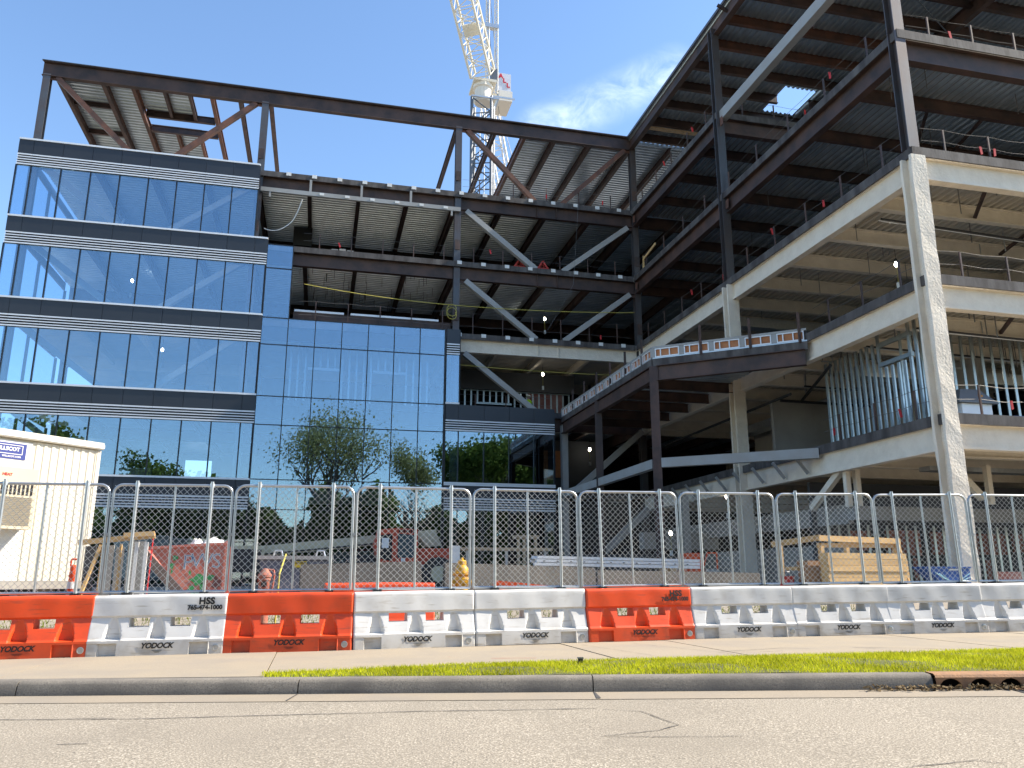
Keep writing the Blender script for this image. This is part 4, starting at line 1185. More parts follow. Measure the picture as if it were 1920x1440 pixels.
# ================================================================== GUARD RAILS ON THE SLAB EDGES
def guard_rail(label, p, q, z, n, flags=(), h=.98):
    e = thing("guard_rail", label, "guard rail", ((p[0]+q[0])/2, (p[1]+q[1])/2, z), "wire guard rails on the slab edges")
    P0, P1 = Vector((*p, z)), Vector((*q, z))
    for i in range(n):
        c = P0.lerp(P1, (i+.5)/n)
        MB().box(c.x-.026, c.x+.026, c.y-.026, c.y+.026, z+.012, z+h).build("post", M['rust'], e)
    for hh in (.55, h):
        pts = []
        for i in range(2*n+1):
            c = P0.lerp(P1, i/(2*n)); pts.append((c.x, c.y, z+hh-(0 if i % 2 else .05)))
        MB().path(pts, .009, 4).build("cable", M['cable'], e)
    for f in flags:
        c = P0.lerp(P1, f); zz_ = z + random.choice((.55, h)); d = random.uniform(-.06, .06)
        MB().add([(c.x-.05, c.y-.05, zz_), (c.x+.04, c.y-.05, zz_), (c.x+.06+d, c.y-.04, zz_-.25), (c.x-.02+d, c.y-.04, zz_-.28), (c.x-.05, c.y-.03, zz_), (c.x+.04, c.y-.03, zz_), (c.x+.06+d, c.y-.02, zz_-.25), (c.x-.02+d, c.y-.02, zz_-.28)],
                 [(0,3,2,1),(4,5,6,7),(0,1,5,4),(1,2,6,5),(2,3,7,6),(3,0,4,7)]).build("flag", M['red'], e)
    return e
xe = XB + .12
guard_rail("wire guard rail along the courtyard edge of the fourth floor, right wing", (xe, YC+.4), (xe, 41.6), LV[3], 9, (.15,))
guard_rail("wire guard rail along the courtyard edge of the third floor, right wing", (xe, YC+.4), (xe, 41.6), LV[2], 10, (.2, .36, .55, .7))
guard_rail("wire guard rail along the courtyard edge of the second floor, right wing", (xe, YC+.4), (xe, 25.2), LV[1], 3, ())
guard_rail("wire guard rail along the courtyard edge of the first floor, right wing", (xe, YC+.4), (xe, 25.2), LV[0], 3, (.3, .9))
guard_rail("wire guard rail along the courtyard edge of the top floor, right wing", (xe, 31.4), (xe, 41.6), LV[4], 5, (.25, .6))
guard_rail("wire guard rail at the street end of the fourth floor", (XB+.6, YC+.25), (32, YC+.25), LV[3], 8, (.12,))
guard_rail("wire guard rail at the street end of the third floor", (XB+.6, YC+.25), (32, YC+.25), LV[2], 8, (.16, .2))
guard_rail("wire guard rail at the street end of the second floor", (XB+.6, YC+.25), (32, YC+.25), LV[1], 8, ())
guard_rail("wire guard rail at the street end of the first floor", (XB+.6, YC+.25), (32, YC+.25), LV[0], 8, (.14,))
guard_rail("wire guard rail along the terrace cut of the top floor", (XB+.6, 31.2), (30, 31.2), LV[4], 7, (.36, .45))
guard_rail("wire guard rail on the top floor edge of the left wing", (7.1, YA+.1), (17.2, YA+.1), LV[4], 5, (.5, .85))
guard_rail("wire guard rail on the fourth floor edge of the left wing", (-1.6, YA+.1), (17.2, YA+.1), LV[3], 11, (.1, .55))
guard_rail("wire guard rail on the third floor edge of the left wing", (-1.6, YA+.1), (17.2, YA+.1), LV[2], 11, (.62, .9), 1.3)
guard_rail("wire guard rail above the low glazed block of the left wing", (7.2, YA+.5), (12.4, YA+.5), LV[1], 3, ())

# ================================================================== WORK LIGHTS
def lamp(x, y, z, lab):
    e = thing("work_light", lab, "lamp", (x, y, z), "hanging work lights")
    MB().lathe([(.02, -.09), (.06, -.06), (.075, 0), (.06, .06), (.03, .11)], (x, y, z), 14).build("bulb", M['bulb'], e, smooth=60)
    MB().lathe([(.05, .11), (.05, .22), (.02, .24)], (x, y, z), 10).tube((x, y, z+.24), (x, y, z+.6), .012, 5).build("socket", M['blackiron'], e)
    MB().box(x-.05, x+.05, y-.05, y+.05, z-.95, z-.72).build("counterweight_plug", M['white'], e)
    MB().tube((x, y, z-.72), (x, y, z-.11), .008, 4).build("cord", M['yellow'], e)
lamp(12.8, 45, 16.4, "lit bulb below the fourth floor deck of the left wing")
lamp(12.65, 45, 12.9, "lit bulb in the open third storey above the low glazed block")
lamp(20.5, 24, 12.4, "lit bulb left of the front column, under the third floor deck")
lamp(21.3, 24, 8.35, "lit bulb beside the front column, among the steel studs")
lamp(15.5, 45, 8.45, "lit bulb deep under the courtyard terrace")
lamp(-8.7, 45, 13.0, "lit bulb seen through the glass, third storey of the left block")
lamp(-10.6, 45, 16.8, "lit bulb seen through the glass, fourth storey of the left block")
lamp(17.8, 33, 4.55, "lit bulb above the fence, behind the two pale round columns")
lamp(15.0, 33, 2.9, "lit bulb low behind the fence, left of the pale columns")

# festoon cables with slack, strung between the columns
def rope(name, label, pts, r, m, cat="rope", sag=.15):
    out = []
    for a, b in zip(pts[:-1], pts[1:]):
        a, b = Vector(a), Vector(b)
        for i in range(8):
            t = i/8; c = a.lerp(b, t); out.append((c.x, c.y, c.z - sag*4*t*(1-t)))
    out.append(pts[-1])
    return single(MB().path(out, r, 5), name, m, label, cat, pts[0])
rope("cord", "yellow cord strung across the fourth storey of the left wing", [(-1.4, YA-.05, 16.3), (6.6, YA-.1, 15.75), (17.4, YA-.1, 16.15)], .018, M['yellow'], "cord", .12)
rope("cord", "yellow cord strung across the open third storey of the left wing", [(6.95, YA-.1, 12.35), (16.8, YA-.1, 12.3)], .014, M['yellow'], "cord", .08)
single(MB().path([(6.55 + .28*math.cos(a*.7), YA-.2, 15.5 + .3*math.sin(a*.7) - .02*a) for a in range(20)], .016, 5), "rope_coil", M['yellow'], "yellow rope coil hung on the column right of the glass block", "rope", (6.6, YA-.2, 15.5))
rope("cord", "thin line hanging from the top floor slab edge of the left wing", [(14.0, YA-.3, 22.6), (13.6, YA-.3, 17.5), (12.0, YA-.4, 14.6)], .009, M['cable'], "cord", .05)
rope("cable", "dark cable drooping above the front column by the upper floors", [(XB+.9, YC+.4, 26.9), (XB+1.0, YC+.4, 20.5), (XB+2.4, YC+.4, 19.0)], .02, M['blackiron'], "cable", .0)
rope("cord", "white strap hanging under the top floor hanger beam", [(-1.8, YA-.05, 21.2), (-2.4, YA+.1, 19.75), (-3.7, YA+.1, 19.35)], .03, M['white'], "strap", .25)
single(MB().box(-2.4, -1.3, 47.0, 47.1, 20.6, 21.8), "duct_opening", M['blackiron'], "square dark duct mouth under the top floor deck", "duct", (-1.9, 47, 20.6))

# stuff left on the floors
def pile(name, label, cat, boxes, m, loc):
    mb = MB()
    for b in boxes: mb.box(*b)
    return single(mb, name, m, label, cat, loc)
pile("sandbags", "pale sandbags on the fourth floor edge above the glass block", "sandbags", [(-.1+i*.42, .25+i*.42, YA+.1, YA+.4, LV[3], LV[3]+.17+.05*(i % 2)) for i in range(3)], M['block'], (.2, YA+.2, LV[3]))
for x, lab in ((10.6, "dark red folded trestle at the left, by the braces on the fourth floor"), (12.0, "dark red folded trestle at the right, by the braces on the fourth floor")):
    e = thing("trestle", lab, "trestle", (x, YA+.5, LV[3])); 
    for dx in (-.5, .5):
        MB().bar((x+dx, YA+.5, LV[3]), (x, YA+.5, LV[3]+.75), .09, .09, (0, 1, 0)).build("leg", M['redpaint'], e); MB().bar((x+dx*.6, YA+.8, LV[3]), (x, YA+.6, LV[3]+.7), .07, .07, (0, 1, 0)).build("leg", M['redpaint'], e)
    MB().bar((x-.3, YA+.5, LV[3]+.3), (x+.3, YA+.5, LV[3]+.3), .06, .06).build("spreader", M['redpaint'], e)
e = thing("lumber", "two yellow boards leaning on the third floor rail near the inner corner", "lumber", (XB+.2, 39.6, LV[3]))
MB().bar((XB+.1, 39.0, LV[3]+.95), (XB+.1, 40.8, LV[3]+.7), .05, .14).build("board", M['wood'], e); MB().bar((XB+.1, 40.8, LV[3]), (XB+.1, 40.7, LV[3]+.9), .05, .1, (1, 0, 0)).build("board", M['wood'], e)
# rooftop unit hood waiting at the street end of the first floor
e = thing("vent_hood", "grey tapered ventilation hood on a foil wrapped box at the first floor edge", "vent hood", (19.5, 20.6, LV[0]))
MB().add([(18.84, 20.1, 6.28), (20.26, 20.1, 6.28), (20.26, 21.3, 6.28), (18.84, 21.3, 6.28), (19.16, 20.35, 6.72), (19.85, 20.35, 6.72), (19.85, 21.05, 6.72), (19.16, 21.05, 6.72)], [(0,3,2,1),(4,5,6,7),(0,1,5,4),(1,2,6,5),(2,3,7,6),(3,0,4,7)]).box(18.82, 20.28, 20.08, 21.32, 6.24, 6.279).build("hood", mat("grey_powder_coat", (.13, .14, .15), .45, .2), e)
MB().box(19.66, 19.82, 20.20, 20.22, 6.42, 6.52).build("sticker", mat("orange_sticker", (.6, .25, .03), .6), e)
MB().box(19.0, 20.1, 20.2, 21.2, 5.65, 6.235).build("base", M['fin'], e)
single(MB().box(20.9, 21.4, 20.2, 20.6, LV[0]+.002, LV[0]+.26).box(20.94, 21.36, 20.24, 20.56, LV[0]+.261, LV[0]+.3), "tool_box", mat("blue_tool_box", (.02, .12, .32), .5), "small blue tool box on the first floor edge right of the vent hood", "tool box", (21.1, 20.4, LV[0]))

# ================================================================== WORKER
e = thing("person", "worker in a lime green vest in the open third storey of the left wing", "person", (11.9, 45.6, LV[1]))
sk = {'pel': (0, 0, .95, .13), 'wa': (0, 0, 1.12, .125), 'ch': (0, -.02, 1.35, .15), 'nk': (0, 0, 1.52, .06), 'hd': (0, -.03, 1.66, .095), 'tp': (0, -.03, 1.76, .07),
      'ls': (.18, 0, 1.44, .07), 'le': (.25, .05, 1.16, .05), 'lw': (.2, -.18, 1.02, .035), 'lh': (.18, -.26, 1.02, .035), 'rs': (-.18, 0, 1.44, .07), 're': (-.27, .02, 1.16, .05), 'rw': (-.24, -.14, .95, .035), 'rh': (-.23, -.2, .9, .035),
      'll': (.1, 0, .88, .095), 'lk': (.11, -.03, .5, .07), 'la': (.12, .02, .09, .05), 'lf': (.13, -.13, .04, .04), 'rl': (-.1, 0, .88, .095), 'rk': (-.11, .0, .5, .07), 'ra': (-.12, .05, .09, .05), 'rf': (-.13, -.1, .04, .04)}
nm = list(sk); ed = [('pel','wa'),('wa','ch'),('ch','nk'),('nk','hd'),('hd','tp'),('ch','ls'),('ls','le'),('le','lw'),('lw','lh'),('ch','rs'),('rs','re'),('re','rw'),('rw','rh'),('pel','ll'),('ll','lk'),('lk','la'),('la','lf'),('pel','rl'),('rl','rk'),('rk','ra'),('ra','rf')]
me = bpy.data.meshes.new("body"); me.from_pydata([sk[k][:3] for k in nm], [(nm.index(a), nm.index(b)) for a, b in ed], [])
ob = bpy.data.objects.new("body", me); COL.objects.link(ob); ob.modifiers.new("skin", 'SKIN')
for i, k in enumerate(nm):
    me.skin_vertices[0].data[i].radius = (sk[k][3], sk[k][3]*.85); me.skin_vertices[0].data[i].use_root = (k == 'pel')
ob.modifiers.new("sub", 'SUBSURF').levels = 1
dg = bpy.context.evaluated_depsgraph_get(); dg.update(); m2 = bpy.data.meshes.new_from_object(ob.evaluated_get(dg)); bpy.data.objects.remove(ob)
m2.materials.clear(); m2.materials.append(mat("work_clothes", (.05, .06, .09), .9)); m2.materials.append(mat("skin", (.45, .28, .2), .6))
for p in m2.polygons: p.material_index = 1 if p.center.z > 1.56 or (abs(p.center.x) > .16 and p.center.z < 1.0 and p.center.z > .8) else 0
child("body", m2, e)
MB().lathe([(.21, .98), (.205, 1.1), (.215, 1.3), (.20, 1.44), (.09, 1.53)], (11.9, 45.6, LV[1]), 16).build("hi_vis_vest", mat("lime_vest", (.45, .80, .02), .7), e, smooth=60)
MB().lathe([(.16, 1.70), (.13, 1.715), (.125, 1.78), (.08, 1.83), (.0, 1.845)], (11.9, 45.57, LV[1]), 16).build("hard_hat", M['white'], e, smooth=60)

# ================================================================== SITE TRAILER
TC = Vector((-4.51, 18.14, 0)); TD = Vector((.71, .704, 0)).normalized(); TN = Vector((TD.y, -TD.x, 0)); TB = -TN     # end face runs back along -TD, body goes along TB
tr = thing("site_trailer", "cream white office trailer with ribbed end wall and blue sign", "trailer", (TC.x-2, TC.y, .5))
M['cream'] = mat("cream_cladding", (.70, .66, .55), .55, 0, (.55, .50, .41), 1.6, .55, 0, stretch=(1, 1, .25))
M['beige'] = mat("beige_enamel", (.62, .53, .37), .5, 0, (.55, .47, .33), 2, .5)
def T(s, d, z): p = TC + TD*s + TN*d; return (p.x, p.y, z)     # s along the end wall (0 at right corner, negative left), d outwards
def tbox(s0, s1, d0, d1, z0, z1, mb=None):
    mb = mb or MB()
    return mb.add([T(s0, d0, z0), T(s1, d0, z0), T(s1, d1, z0), T(s0, d1, z0), T(s0, d0, z1), T(s1, d0, z1), T(s1, d1, z1), T(s0, d1, z1)], [(0,1,2,3),(7,6,5,4),(4,5,1,0),(5,6,2,1),(6,7,3,2),(7,4,0,3)])
tbox(-3.3, -.03, -9, -.03, .95, 3.60).build("shell", M['cream'], tr)
mb = MB(); s = -1.36; pts = []
while s < -.01: pts += [(s, 0), (s+.055, 0), (s+.075, .018), (s+.13, .018)]; s += .15
vs = []; 
for a, d in pts: vs += [T(min(a, 0), d, .95), T(min(a, 0), d, 3.58)]
mb.add(vs, [(2*i, 2*i+2, 2*i+3, 2*i+1) for i in range(len(pts)-1)]); mb.build("ribbed_wall", M['cream'], tr)
tbox(-3.3, -1.37, -.029, .022, .95, 3.55).build("end_panel", M['white'], tr)
tbox(-3.4, .03, -9.1, .09, 3.60, 3.74).build("roof", M['cream'], tr); tbox(-3.4, .04, .091, .105, 3.62, 3.70).build("roof_trim", M['white'], tr)
tbox(-.06, .02, -.05, .03, .95, 3.58).build("corner_trim", M['cream'], tr)
tbox(-3.3, 0, -9, .03, .80, .945).build("skirt_frame", M['block'], tr)
ac = tbox(-3.0, -1.39, .023, .42, 1.88, 3.0).build("air_conditioner", M['beige'], tr)
for i in range(9): tbox(-2.1+i*.075, -2.06+i*.075, .4205, .428, 2.50, 2.72).build("grille_slot", M['dark'], ac)
mb = MB()
for i in range(16): tbox(-2.6, -1.45, .421, .435, 1.95+i*.033, 1.965+i*.033, mb)
mb.build("condenser_grille", mat("grille", (.28, .24, .18), .6), ac)
sg = tbox(-2.30, -1.48, .023, .034, 3.20, 3.50).build("sign", mat("blue_sign", (.025, .04, .22), .45), tr)
def tput(mb, s, d, z, m, name, par, flipx=False):
    mb.v = [T(s + x, d - y, z + zz_) for x, y, zz_ in mb.v]; return mb.build(name, m, par)
tput(text_mb("WILLSCOT", .098, bold=.004), -1.84, .036, 3.385, M['white'], "sign_lettering", sg)
tput(text_mb("WILLSCOT.COM", .046, bold=.0015), -1.74, .036, 3.245, M['white'], "sign_small_print", sg)
for a, b, z0, z1 in ((-2.13, -1.545, 3.455, 3.467), (-2.13, -1.545, 3.29, 3.302), (-1.557, -1.545, 3.302, 3.455)): tbox(a, b, .0345, .0375, z0, z1).build("sign_border", M['white'], sg)
tput(text_mb("HEAT", .07, bold=.003), -1.95, .424, 2.86, M['redpaint'], "maker_plate", ac)
for s in (-.7, -1.9, -3.0): tbox(s-.2, s+.2, -.6, -.1, .45, .798).build("support_block", M['conc'], tr)
for s in (-.3, -1.0, -1.5, -2.3): tbox(s-.15, s+.15, -.2, -.1, .55, .79).build("axle_gear", M['blackiron'], tr)

# ================================================================== SITE CLUTTER BEHIND THE FENCE
# delineator post
x, y = -3.45, 13.25; z = gz(x, y)
e = thing("delineator_post", "orange plastic delineator post with white bands and loop handle", "delineator", (x, y, z))
M['dor'] = mat("orange_delineator", (.75, .09, .02), .45)
MB().lathe([(.16, 0), (.17, .03), (.14, .06), (.065, .07), (.062, .60), (.06, .62), (.052, 1.05), (.058, 1.06), (.05, 1.12), (.05, 1.2), (.03, 1.22)], (x, y, z), 18).build("body", M['dor'], e, smooth=40)
for a in (.70, .88): MB().lathe([(.0645, a), (.0625, a+.10)], (x, y, z), 18).build("reflective_band", M['white'], e, smooth=40)
MB().path([(x-.045, y, z+1.2), (x-.045, y, z+1.3), (x+.045, y, z+1.3), (x+.045, y, z+1.2)], .014, 8).build("handle", M['dor'], e)
# timber framed rack of grey panels
e = thing("panel_rack", "timber frame holding grey sheet panels between trailer and red skip", "panel rack", (-3.6, 17.1, gz(-3.6, 17)))
z0 = gz(-3.6, 17) 
MB().bar((-4.4, 17.0, 1.66), (-3.05, 16.95, 1.80), .06, .10).build("top_rail", M['wood'], e); MB().bar((-3.6, 16.9, 1.80), (-3.06, 16.9, 1.84), .05, .09).build("top_rail", M['wood'], e)
MB().bar((-4.32, 16.9, z0), (-4.0, 17.0, 1.62), .05, .1, (0, 1, 0)).build("diagonal_brace", M['wood'], e)
for a, b, h, mm in ((-4.3, -4.12, 1.6, 'greywall'), (-4.0, -3.8, 1.62, 'hss'), (-3.76, -3.62, 1.58, 'hss'), (-3.55, -3.25, 1.70, 'hss')):
    MB().box(a, b, 17.15, 17.2, z0, h).build("sheet_panel", M[mm], e)
for xx in (-3.98, -3.66): MB().box(xx-.018, xx+.018, 17.02, 17.1, z0, 1.64).build("upright", M['wood'], e)
for xx in (-3.37, -3.2): MB().box(xx-.03, xx+.03, 16.98, 17.06, z0, 1.68).build("upright", M['white'], e)
single(MB().tube((-3.11, 17.0, z0), (-3.09, 17.0, 1.76), .014, 6), "steel_bar", M['red'], "thin red bar standing beside the timber rack", "bar", (-3.1, 17, z0))
# red skip with graffiti
e = thing("skip", "red tipping skip with PWS graffiti and sloping front", "skip", (-2.4, 18, gz(-2.4, 18)))
M['skipred'] = mat("faded_red_paint", (.50, .13, .09), .65, 0, (.60, .27, .20), 2.5, .7, .1, 30)
YS = 17.6
MB().prism([(-3.46, 1.56), (-3.24, 1.56), (-2.40, .55), (-1.80, .55), (-1.80, 1.68)], YS, YS+.02).build("side", M['skipred'], e)
MB().prism([(-3.46, 1.56), (-2.40, .55), (-1.80, .55), (-1.80, 1.68)], YS+1.5, YS+1.52).build("side", M['skipred'], e)
MB().add([(-3.46, YS, 1.555), (-2.42, YS, .5), (-2.42, YS+1.5, .5), (-3.46, YS+1.5, 1.555), (-3.44, YS+.02, 1.575), (-2.40, YS+.02, .52), (-2.40, YS+1.48, .52), (-3.44, YS+1.48, 1.575)], [(0,3,2,1),(4,5,6,7),(0,1,5,4),(1,2,6,5),(2,3,7,6),(3,0,4,7)]).build("sloping_front", M['skipred'], e)
MB().bar((-3.40, YS-.035, 1.55), (-2.44, YS-.035, .55), .06, .17, (0, 0, 1)).build("slope_rib", mat("weathered_rib", (.20, .155, .13), .8, 0, (.12, .09, .08), 4, .7), e)
MB().bar((-3.46, YS-.02, 1.575), (-1.78, YS-.02, 1.69), .06, .05).build("rim", M['skipred'], e); MB().box(-1.82, -1.76, YS-.04, YS+.03, .55, 1.74).build("corner_post", M['skipred'], e)
MB().box(-2.4, -1.8, YS+.05, YS+1.45, .5, .56).build("floor", M['skipred'], e)
for i, (c, xx, zz_) in enumerate((("P", -2.50, 1.30), ("W", -2.24, 1.33), ("S", -1.96, 1.33))):
    for nm_, bd, dd, mm in (("graffiti_outline", .012, -.004, 'white'), ("graffiti_letter", .0, -.007, None)):
        t_ = text_mb(c, .42, bold=bd-.012, depth=.0008); t_.xf(Matrix.Translation((xx, YS+dd, zz_)))
        t_.build(nm_, M['white'] if mm else bpy.data.materials.get("blue_spray") or mat("blue_spray", (.04, .16, .32), .7), e)
GS = mat("green_spray", (.05, .28, .09), .7)
def blob(cx, cz, r, sx=1, sz=1, seed=0):
    rr = random.Random(seed); n = 14; vs = [(cx, YS-.009, cz)]
    for i in range(n): a = 2*math.pi*i/n; q = r*rr.uniform(.55, 1.15); vs.append((cx+sx*q*math.cos(a), YS-.009, cz+sz*q*math.sin(a)))
    return MB().add(vs, [(0, 1+i, 1+(i+1) % n) for i in range(n)]).build("graffiti_splash", GS, e)
for i, (cx, cz, r, sx, sz) in enumerate(((-2.75, 1.40, .06, 1, 1), (-2.80, 1.24, .06, 1, 1.1), (-2.79, 1.13, .04, .6, 1.6), (-2.28, .98, .15, 1.2, .8), (-2.18, .84, .1, .6, 1.2), (-2.40, .80, .07, 1, .8), (-2.05, 1.02, .09, .8, .8), (-2.45, 1.1, .05, .7, 1.4), (-2.3, .72, .09, 1.4, .5))): blob(cx, cz, r, sx, sz, i)
blob(-1.93, .9, .12, .8, 1.2, 40).data.materials[0] = mat("brown_spray", (.18, .07, .06), .7)
rr = random.Random(2)
for k_, (bx, by, br, lab) in enumerate(((-2.12, 18.2, .17, "crumpled white rubbish bag heaped on top of the red skip"), (-2.45, 18.3, .12, "smaller pale rubbish bag lying left of the white one in the red skip"))):
    mb = MB().lathe([(.1, 0), (br*1.15, .03), (br*1.25, .09), (br*.95, .17), (br*.5, .22), (.03, .235)], (bx, by, 1.60 - .03*k_), 14)
    mb.v = [(a+rr.uniform(-.04, .04), b+rr.uniform(-.04, .04), c+rr.uniform(-.03, .03)) for a, b, c in mb.v]
    single(mb, "rubbish_bag", M['white'], lab, "bag", (bx, by, 1.6 - .03*k_), smooth=30)
# rusty red old hydrant standpipe
x, y = -.85, 15.0; z = gz(x, y)
e = thing("standpipe", "rusty red standpipe with bent handle behind the orange barrier", "standpipe", (x, y, z)); zt = 1.17
M['rustred2'] = mat("chalky_red_paint", (.42, .12, .08), .8, 0, (.30, .16, .11), 8, .8, .3, 40)
MB().lathe([(.13, z), (.13, z+.03), (.10, z+.04), (.095, zt-.22), (.11, zt-.2), (.105, zt-.16), (.12, zt-.15), (.12, zt-.11), (.10, zt-.09), (.06, zt-.03), (.03, zt)], (x, y, 0), 18).build("barrel", M['rustred2'], e, smooth=40)
MB().path([(x+.02, y, zt-.02), (x+.14, y, zt-.03), (x+.16, y-.02, zt-.12), (x+.13, y-.02, zt-.45)], .02, 6).build("handle", M['rustred2'], e)
MB().lathe([(.05, -.14), (.05, -.09), (.035, -.08)], (x, y-.02, zt-.27), 12, axis='y').build("outlet", M['blackiron'], e)
single(MB().path([(x+.22, y+.02, z), (x+.24, y, zt-.1), (x+.32, y+.3, 1.42)], .016, 6), "strap", M['yellow'], "yellow strap hanging beside the rusty standpipe", "strap", (x+.22, y, z))
# grey blue hopper
e = thing("hopper", "blue grey steel hopper with yellow label and lifting eyes", "hopper", (-.4, 19.8, gz(0, 19.8)))
M['hop'] = mat("blue_grey_enamel", (.12, .14, .18), .5, .1, (.09, .10, .13), 2, .6)
MB().prism([(-1.25, 1.40), (-1.0, .55), (.3, .55), (.35, 1.44)], 19.5, 20.7).build("body", M['hop'], e); MB().box(-1.3, .4, 19.44, 20.76, 1.42, 1.5).build("rim", M['hss'], e)
MB().box(-.5, -.2, 19.47, 19.495, 1.24, 1.38).build("label", mat("yellow_label", (.65, .5, .03), .6), e)
t_ = text_mb("CAUTION", .06, bold=.002); t_.xf(Matrix.Translation((-.35, 19.465, 1.34))); t_.build("label_lettering", M['black'], e)
for xx in (-.85, .1): MB().path([(xx-.1, 19.6, 1.5), (xx-.07, 19.6, 1.62), (xx+.07, 19.6, 1.62), (xx+.1, 19.6, 1.5)], .022, 6).build("lifting_eye", M['galv'], e)
# concrete barriers
def jersey(lab, xa, ya, xb, yb, zt, zb=None, lean=0):
    e_ = thing("concrete_barrier", lab, "concrete barrier", ((xa+xb)/2, (ya+yb)/2, zt-.82), "concrete barriers in the courtyard")
    pr_ = [(-.30, -.82), (.30, -.82), (.30, -.74), (.17, -.56), (.09, 0), (-.09, 0), (-.17, -.56), (-.30, -.74)]
    mb_ = MB().sweep((xa, ya, zt), (xb, yb, zt+lean), pr_); o_ = mb_.build("body", M['cbar'], e_)
    d_ = Vector((xb-xa, yb-ya, 0)).normalized()
    for end, sg_ in ((Vector((xa, ya, 0)), -1), (Vector((xb, yb, 0)), 1)):
        c_ = end + d_*sg_*.004; MB().box(c_.x-.02, c_.x+.02, c_.y-.03, c_.y+.03, zt-.7, zt-.1).build("key_slot", M['dark'], e_)
M['cbar'] = mat("stained_concrete", (.17, .15, .125), .9, 0, (.10, .09, .08), 1.5, .8, .3, 25)
jersey("concrete barrier behind the orange spare barrier, left of the hydrant", -.30, 18.2, 2.25, 18.0, 1.29, lean=.07)
jersey("long concrete barrier directly behind the yellow hydrant", 2.72, 17.7, 6.2, 17.9, 1.33, lean=-.10)
jersey("low concrete barrier in front of the steel stud bundle", 6.5, 18.6, 10.75, 18.6, 1.19, lean=-.06)
# yellow hydrant
x, y = 2.42, 13.8; z = gz(x, y)
e = thing("fire_hydrant", "yellow fire hydrant standing behind the fence", "fire hydrant", (x, y, z)); zt = 1.345
M['hyd'] = mat("yellow_hydrant_paint", (.68, .38, .02), .45, 0, (.55, .29, .03), 5, .6, .1, 40)
MB().lathe([(.15, z), (.15, z+.04), (.105, z+.05), (.105, zt-.40), (.125, zt-.38), (.125, zt-.32), (.112, zt-.30), (.112, zt-.29), (.155, zt-.285), (.155, zt-.255), (.118, zt-.25), (.112, zt-.19), (.085, zt-.135), (.06, zt-.12)], (x, y, 0), 22).build("barrel", M['hyd'], e, smooth=35)
MB().lathe([(.07, zt-.13), (.075, zt-.12), (.075, zt-.06), (.06, zt-.045), (.025, zt-.04), (.022, zt)], (x, y, 0), 8).build("bonnet_nut", M['hyd'], e)
for i in range(8):
    a = 2*math.pi*i/8; MB().lathe([(.016, zt-.30), (.016, zt-.24)], (x+.138*math.cos(a), y+.138*math.sin(a), 0), 6).build("flange_bolt", M['hyd'], e)
cap = MB().lathe([(.07, .0), (.085, .02), (.085, .08), (.065, .09), (.065, .11), (.022, .112), (.022, .14)], (0, 0, 0), 14, axis='y'); cap.v = [(a+x+.02, y-.10-b, c+zt-.42) for a, b, c in cap.v]; cap.f = [tuple(reversed(f)) for f in cap.f]
cap.build("pumper_cap", M['hyd'], e, smooth=35)
for sg_ in (-1, 1):
    c2 = MB().lathe([(.05, 0), (.06, .02), (.06, .07), (.02, .075), (.02, .10)], (0, 0, 0), 12, axis='x'); c2.v = [(x+sg_*(.09+a), y+b, c+zt-.42) for a, b, c in c2.v]
    if sg_ < 0: c2.f = [tuple(reversed(f)) for f in c2.f]
    c2.build("hose_cap", M['hyd'], e, smooth=35)
# orange barricade rail lying behind the fence
e = thing("barricade_rail", "orange plastic barricade rail leaning low behind the fence, right of the hydrant", "barricade", (3.7, 13.7, .3))
for (xa, za), (xb, zb_) in (((2.98, .93), (4.5, .79)), ((2.95, .80), (4.5, .70))): MB().bar((xa, 13.72, za), (xb, 13.72, zb_), .09, .07).build("rail", M['dor'], e)
MB().box(2.95, 3.05, 13.68, 13.78, gz(3, 13.7), .9).box(4.4, 4.5, 13.68, 13.78, gz(4.4, 13.7), .8).build("leg", M['dor'], e)
MB().bar((3.35, 13.66, .865), (4.0, 13.66, .81), .02, .07).build("reflective_strip", M['hss'], e)
# telehandler
TX, TY, TZ = 0, 30.0, gz(3, 30)
e = thing("telehandler", "red telehandler with long cream boom parked in the courtyard", "telehandler", (3.2, 30.5, TZ))
M['tred'] = mat("telehandler_red", (.55, .07, .03), .4, 0, (.42, .06, .035), 1.5, .5); M['boomc'] = mat("cream_boom", (.50, .45, .30), .5, 0, (.40, .36, .25), 2, .5)
MB().prism([(2.2, 1.25), (5.0, 1.18), (5.0, 1.85), (4.75, 2.06), (2.2, 2.06)], 29.6, 30.6).build("chassis", M['tred'], e)
MB().prism([(2.14, 1.5), (3.56, 1.5), (3.56, 2.1), (3.52, 2.72), (2.75, 2.76), (2.14, 2.70), (2.0, 2.2)], 29.45, 30.5).build("cab", M['tred'], e)
gl_ = mat("cab_glass", (.06, .09, .10), .08, 0); 
MB().prism([(2.82, 1.72), (3.44, 1.72), (3.44, 2.52), (2.82, 2.56)], 29.425, 29.445).build("side_window", gl_, e); MB().prism([(2.12, 1.7), (2.62, 1.6), (2.62, 2.56), (2.2, 2.5)], 29.425, 29.445).build("door_opening", M['dark'], e)
for i in range(7): MB().box(2.85+i*.085, 2.90+i*.085, 29.42, 29.44, 2.60, 2.70).build("roof_vent", M['dark'], e)
MB().box(2.25, 2.5, 29.40, 29.42, 2.05, 2.4).build("notice_plate", M['white'], e)
MB().bar((-2.2, 30.9, 1.92), (4.4, 30.9, 2.62), .42, .36).build("boom", M['boomc'], e); MB().bar((-2.6, 30.9, 1.86), (-1.2, 30.9, 2.02), .34, .28).build("boom_extension", M['boomc'], e)
MB().bar((-2.2, 30.66, 1.80), (2.0, 30.66, 2.24), .05, .05).build("boom_hose", M['blackiron'], e)
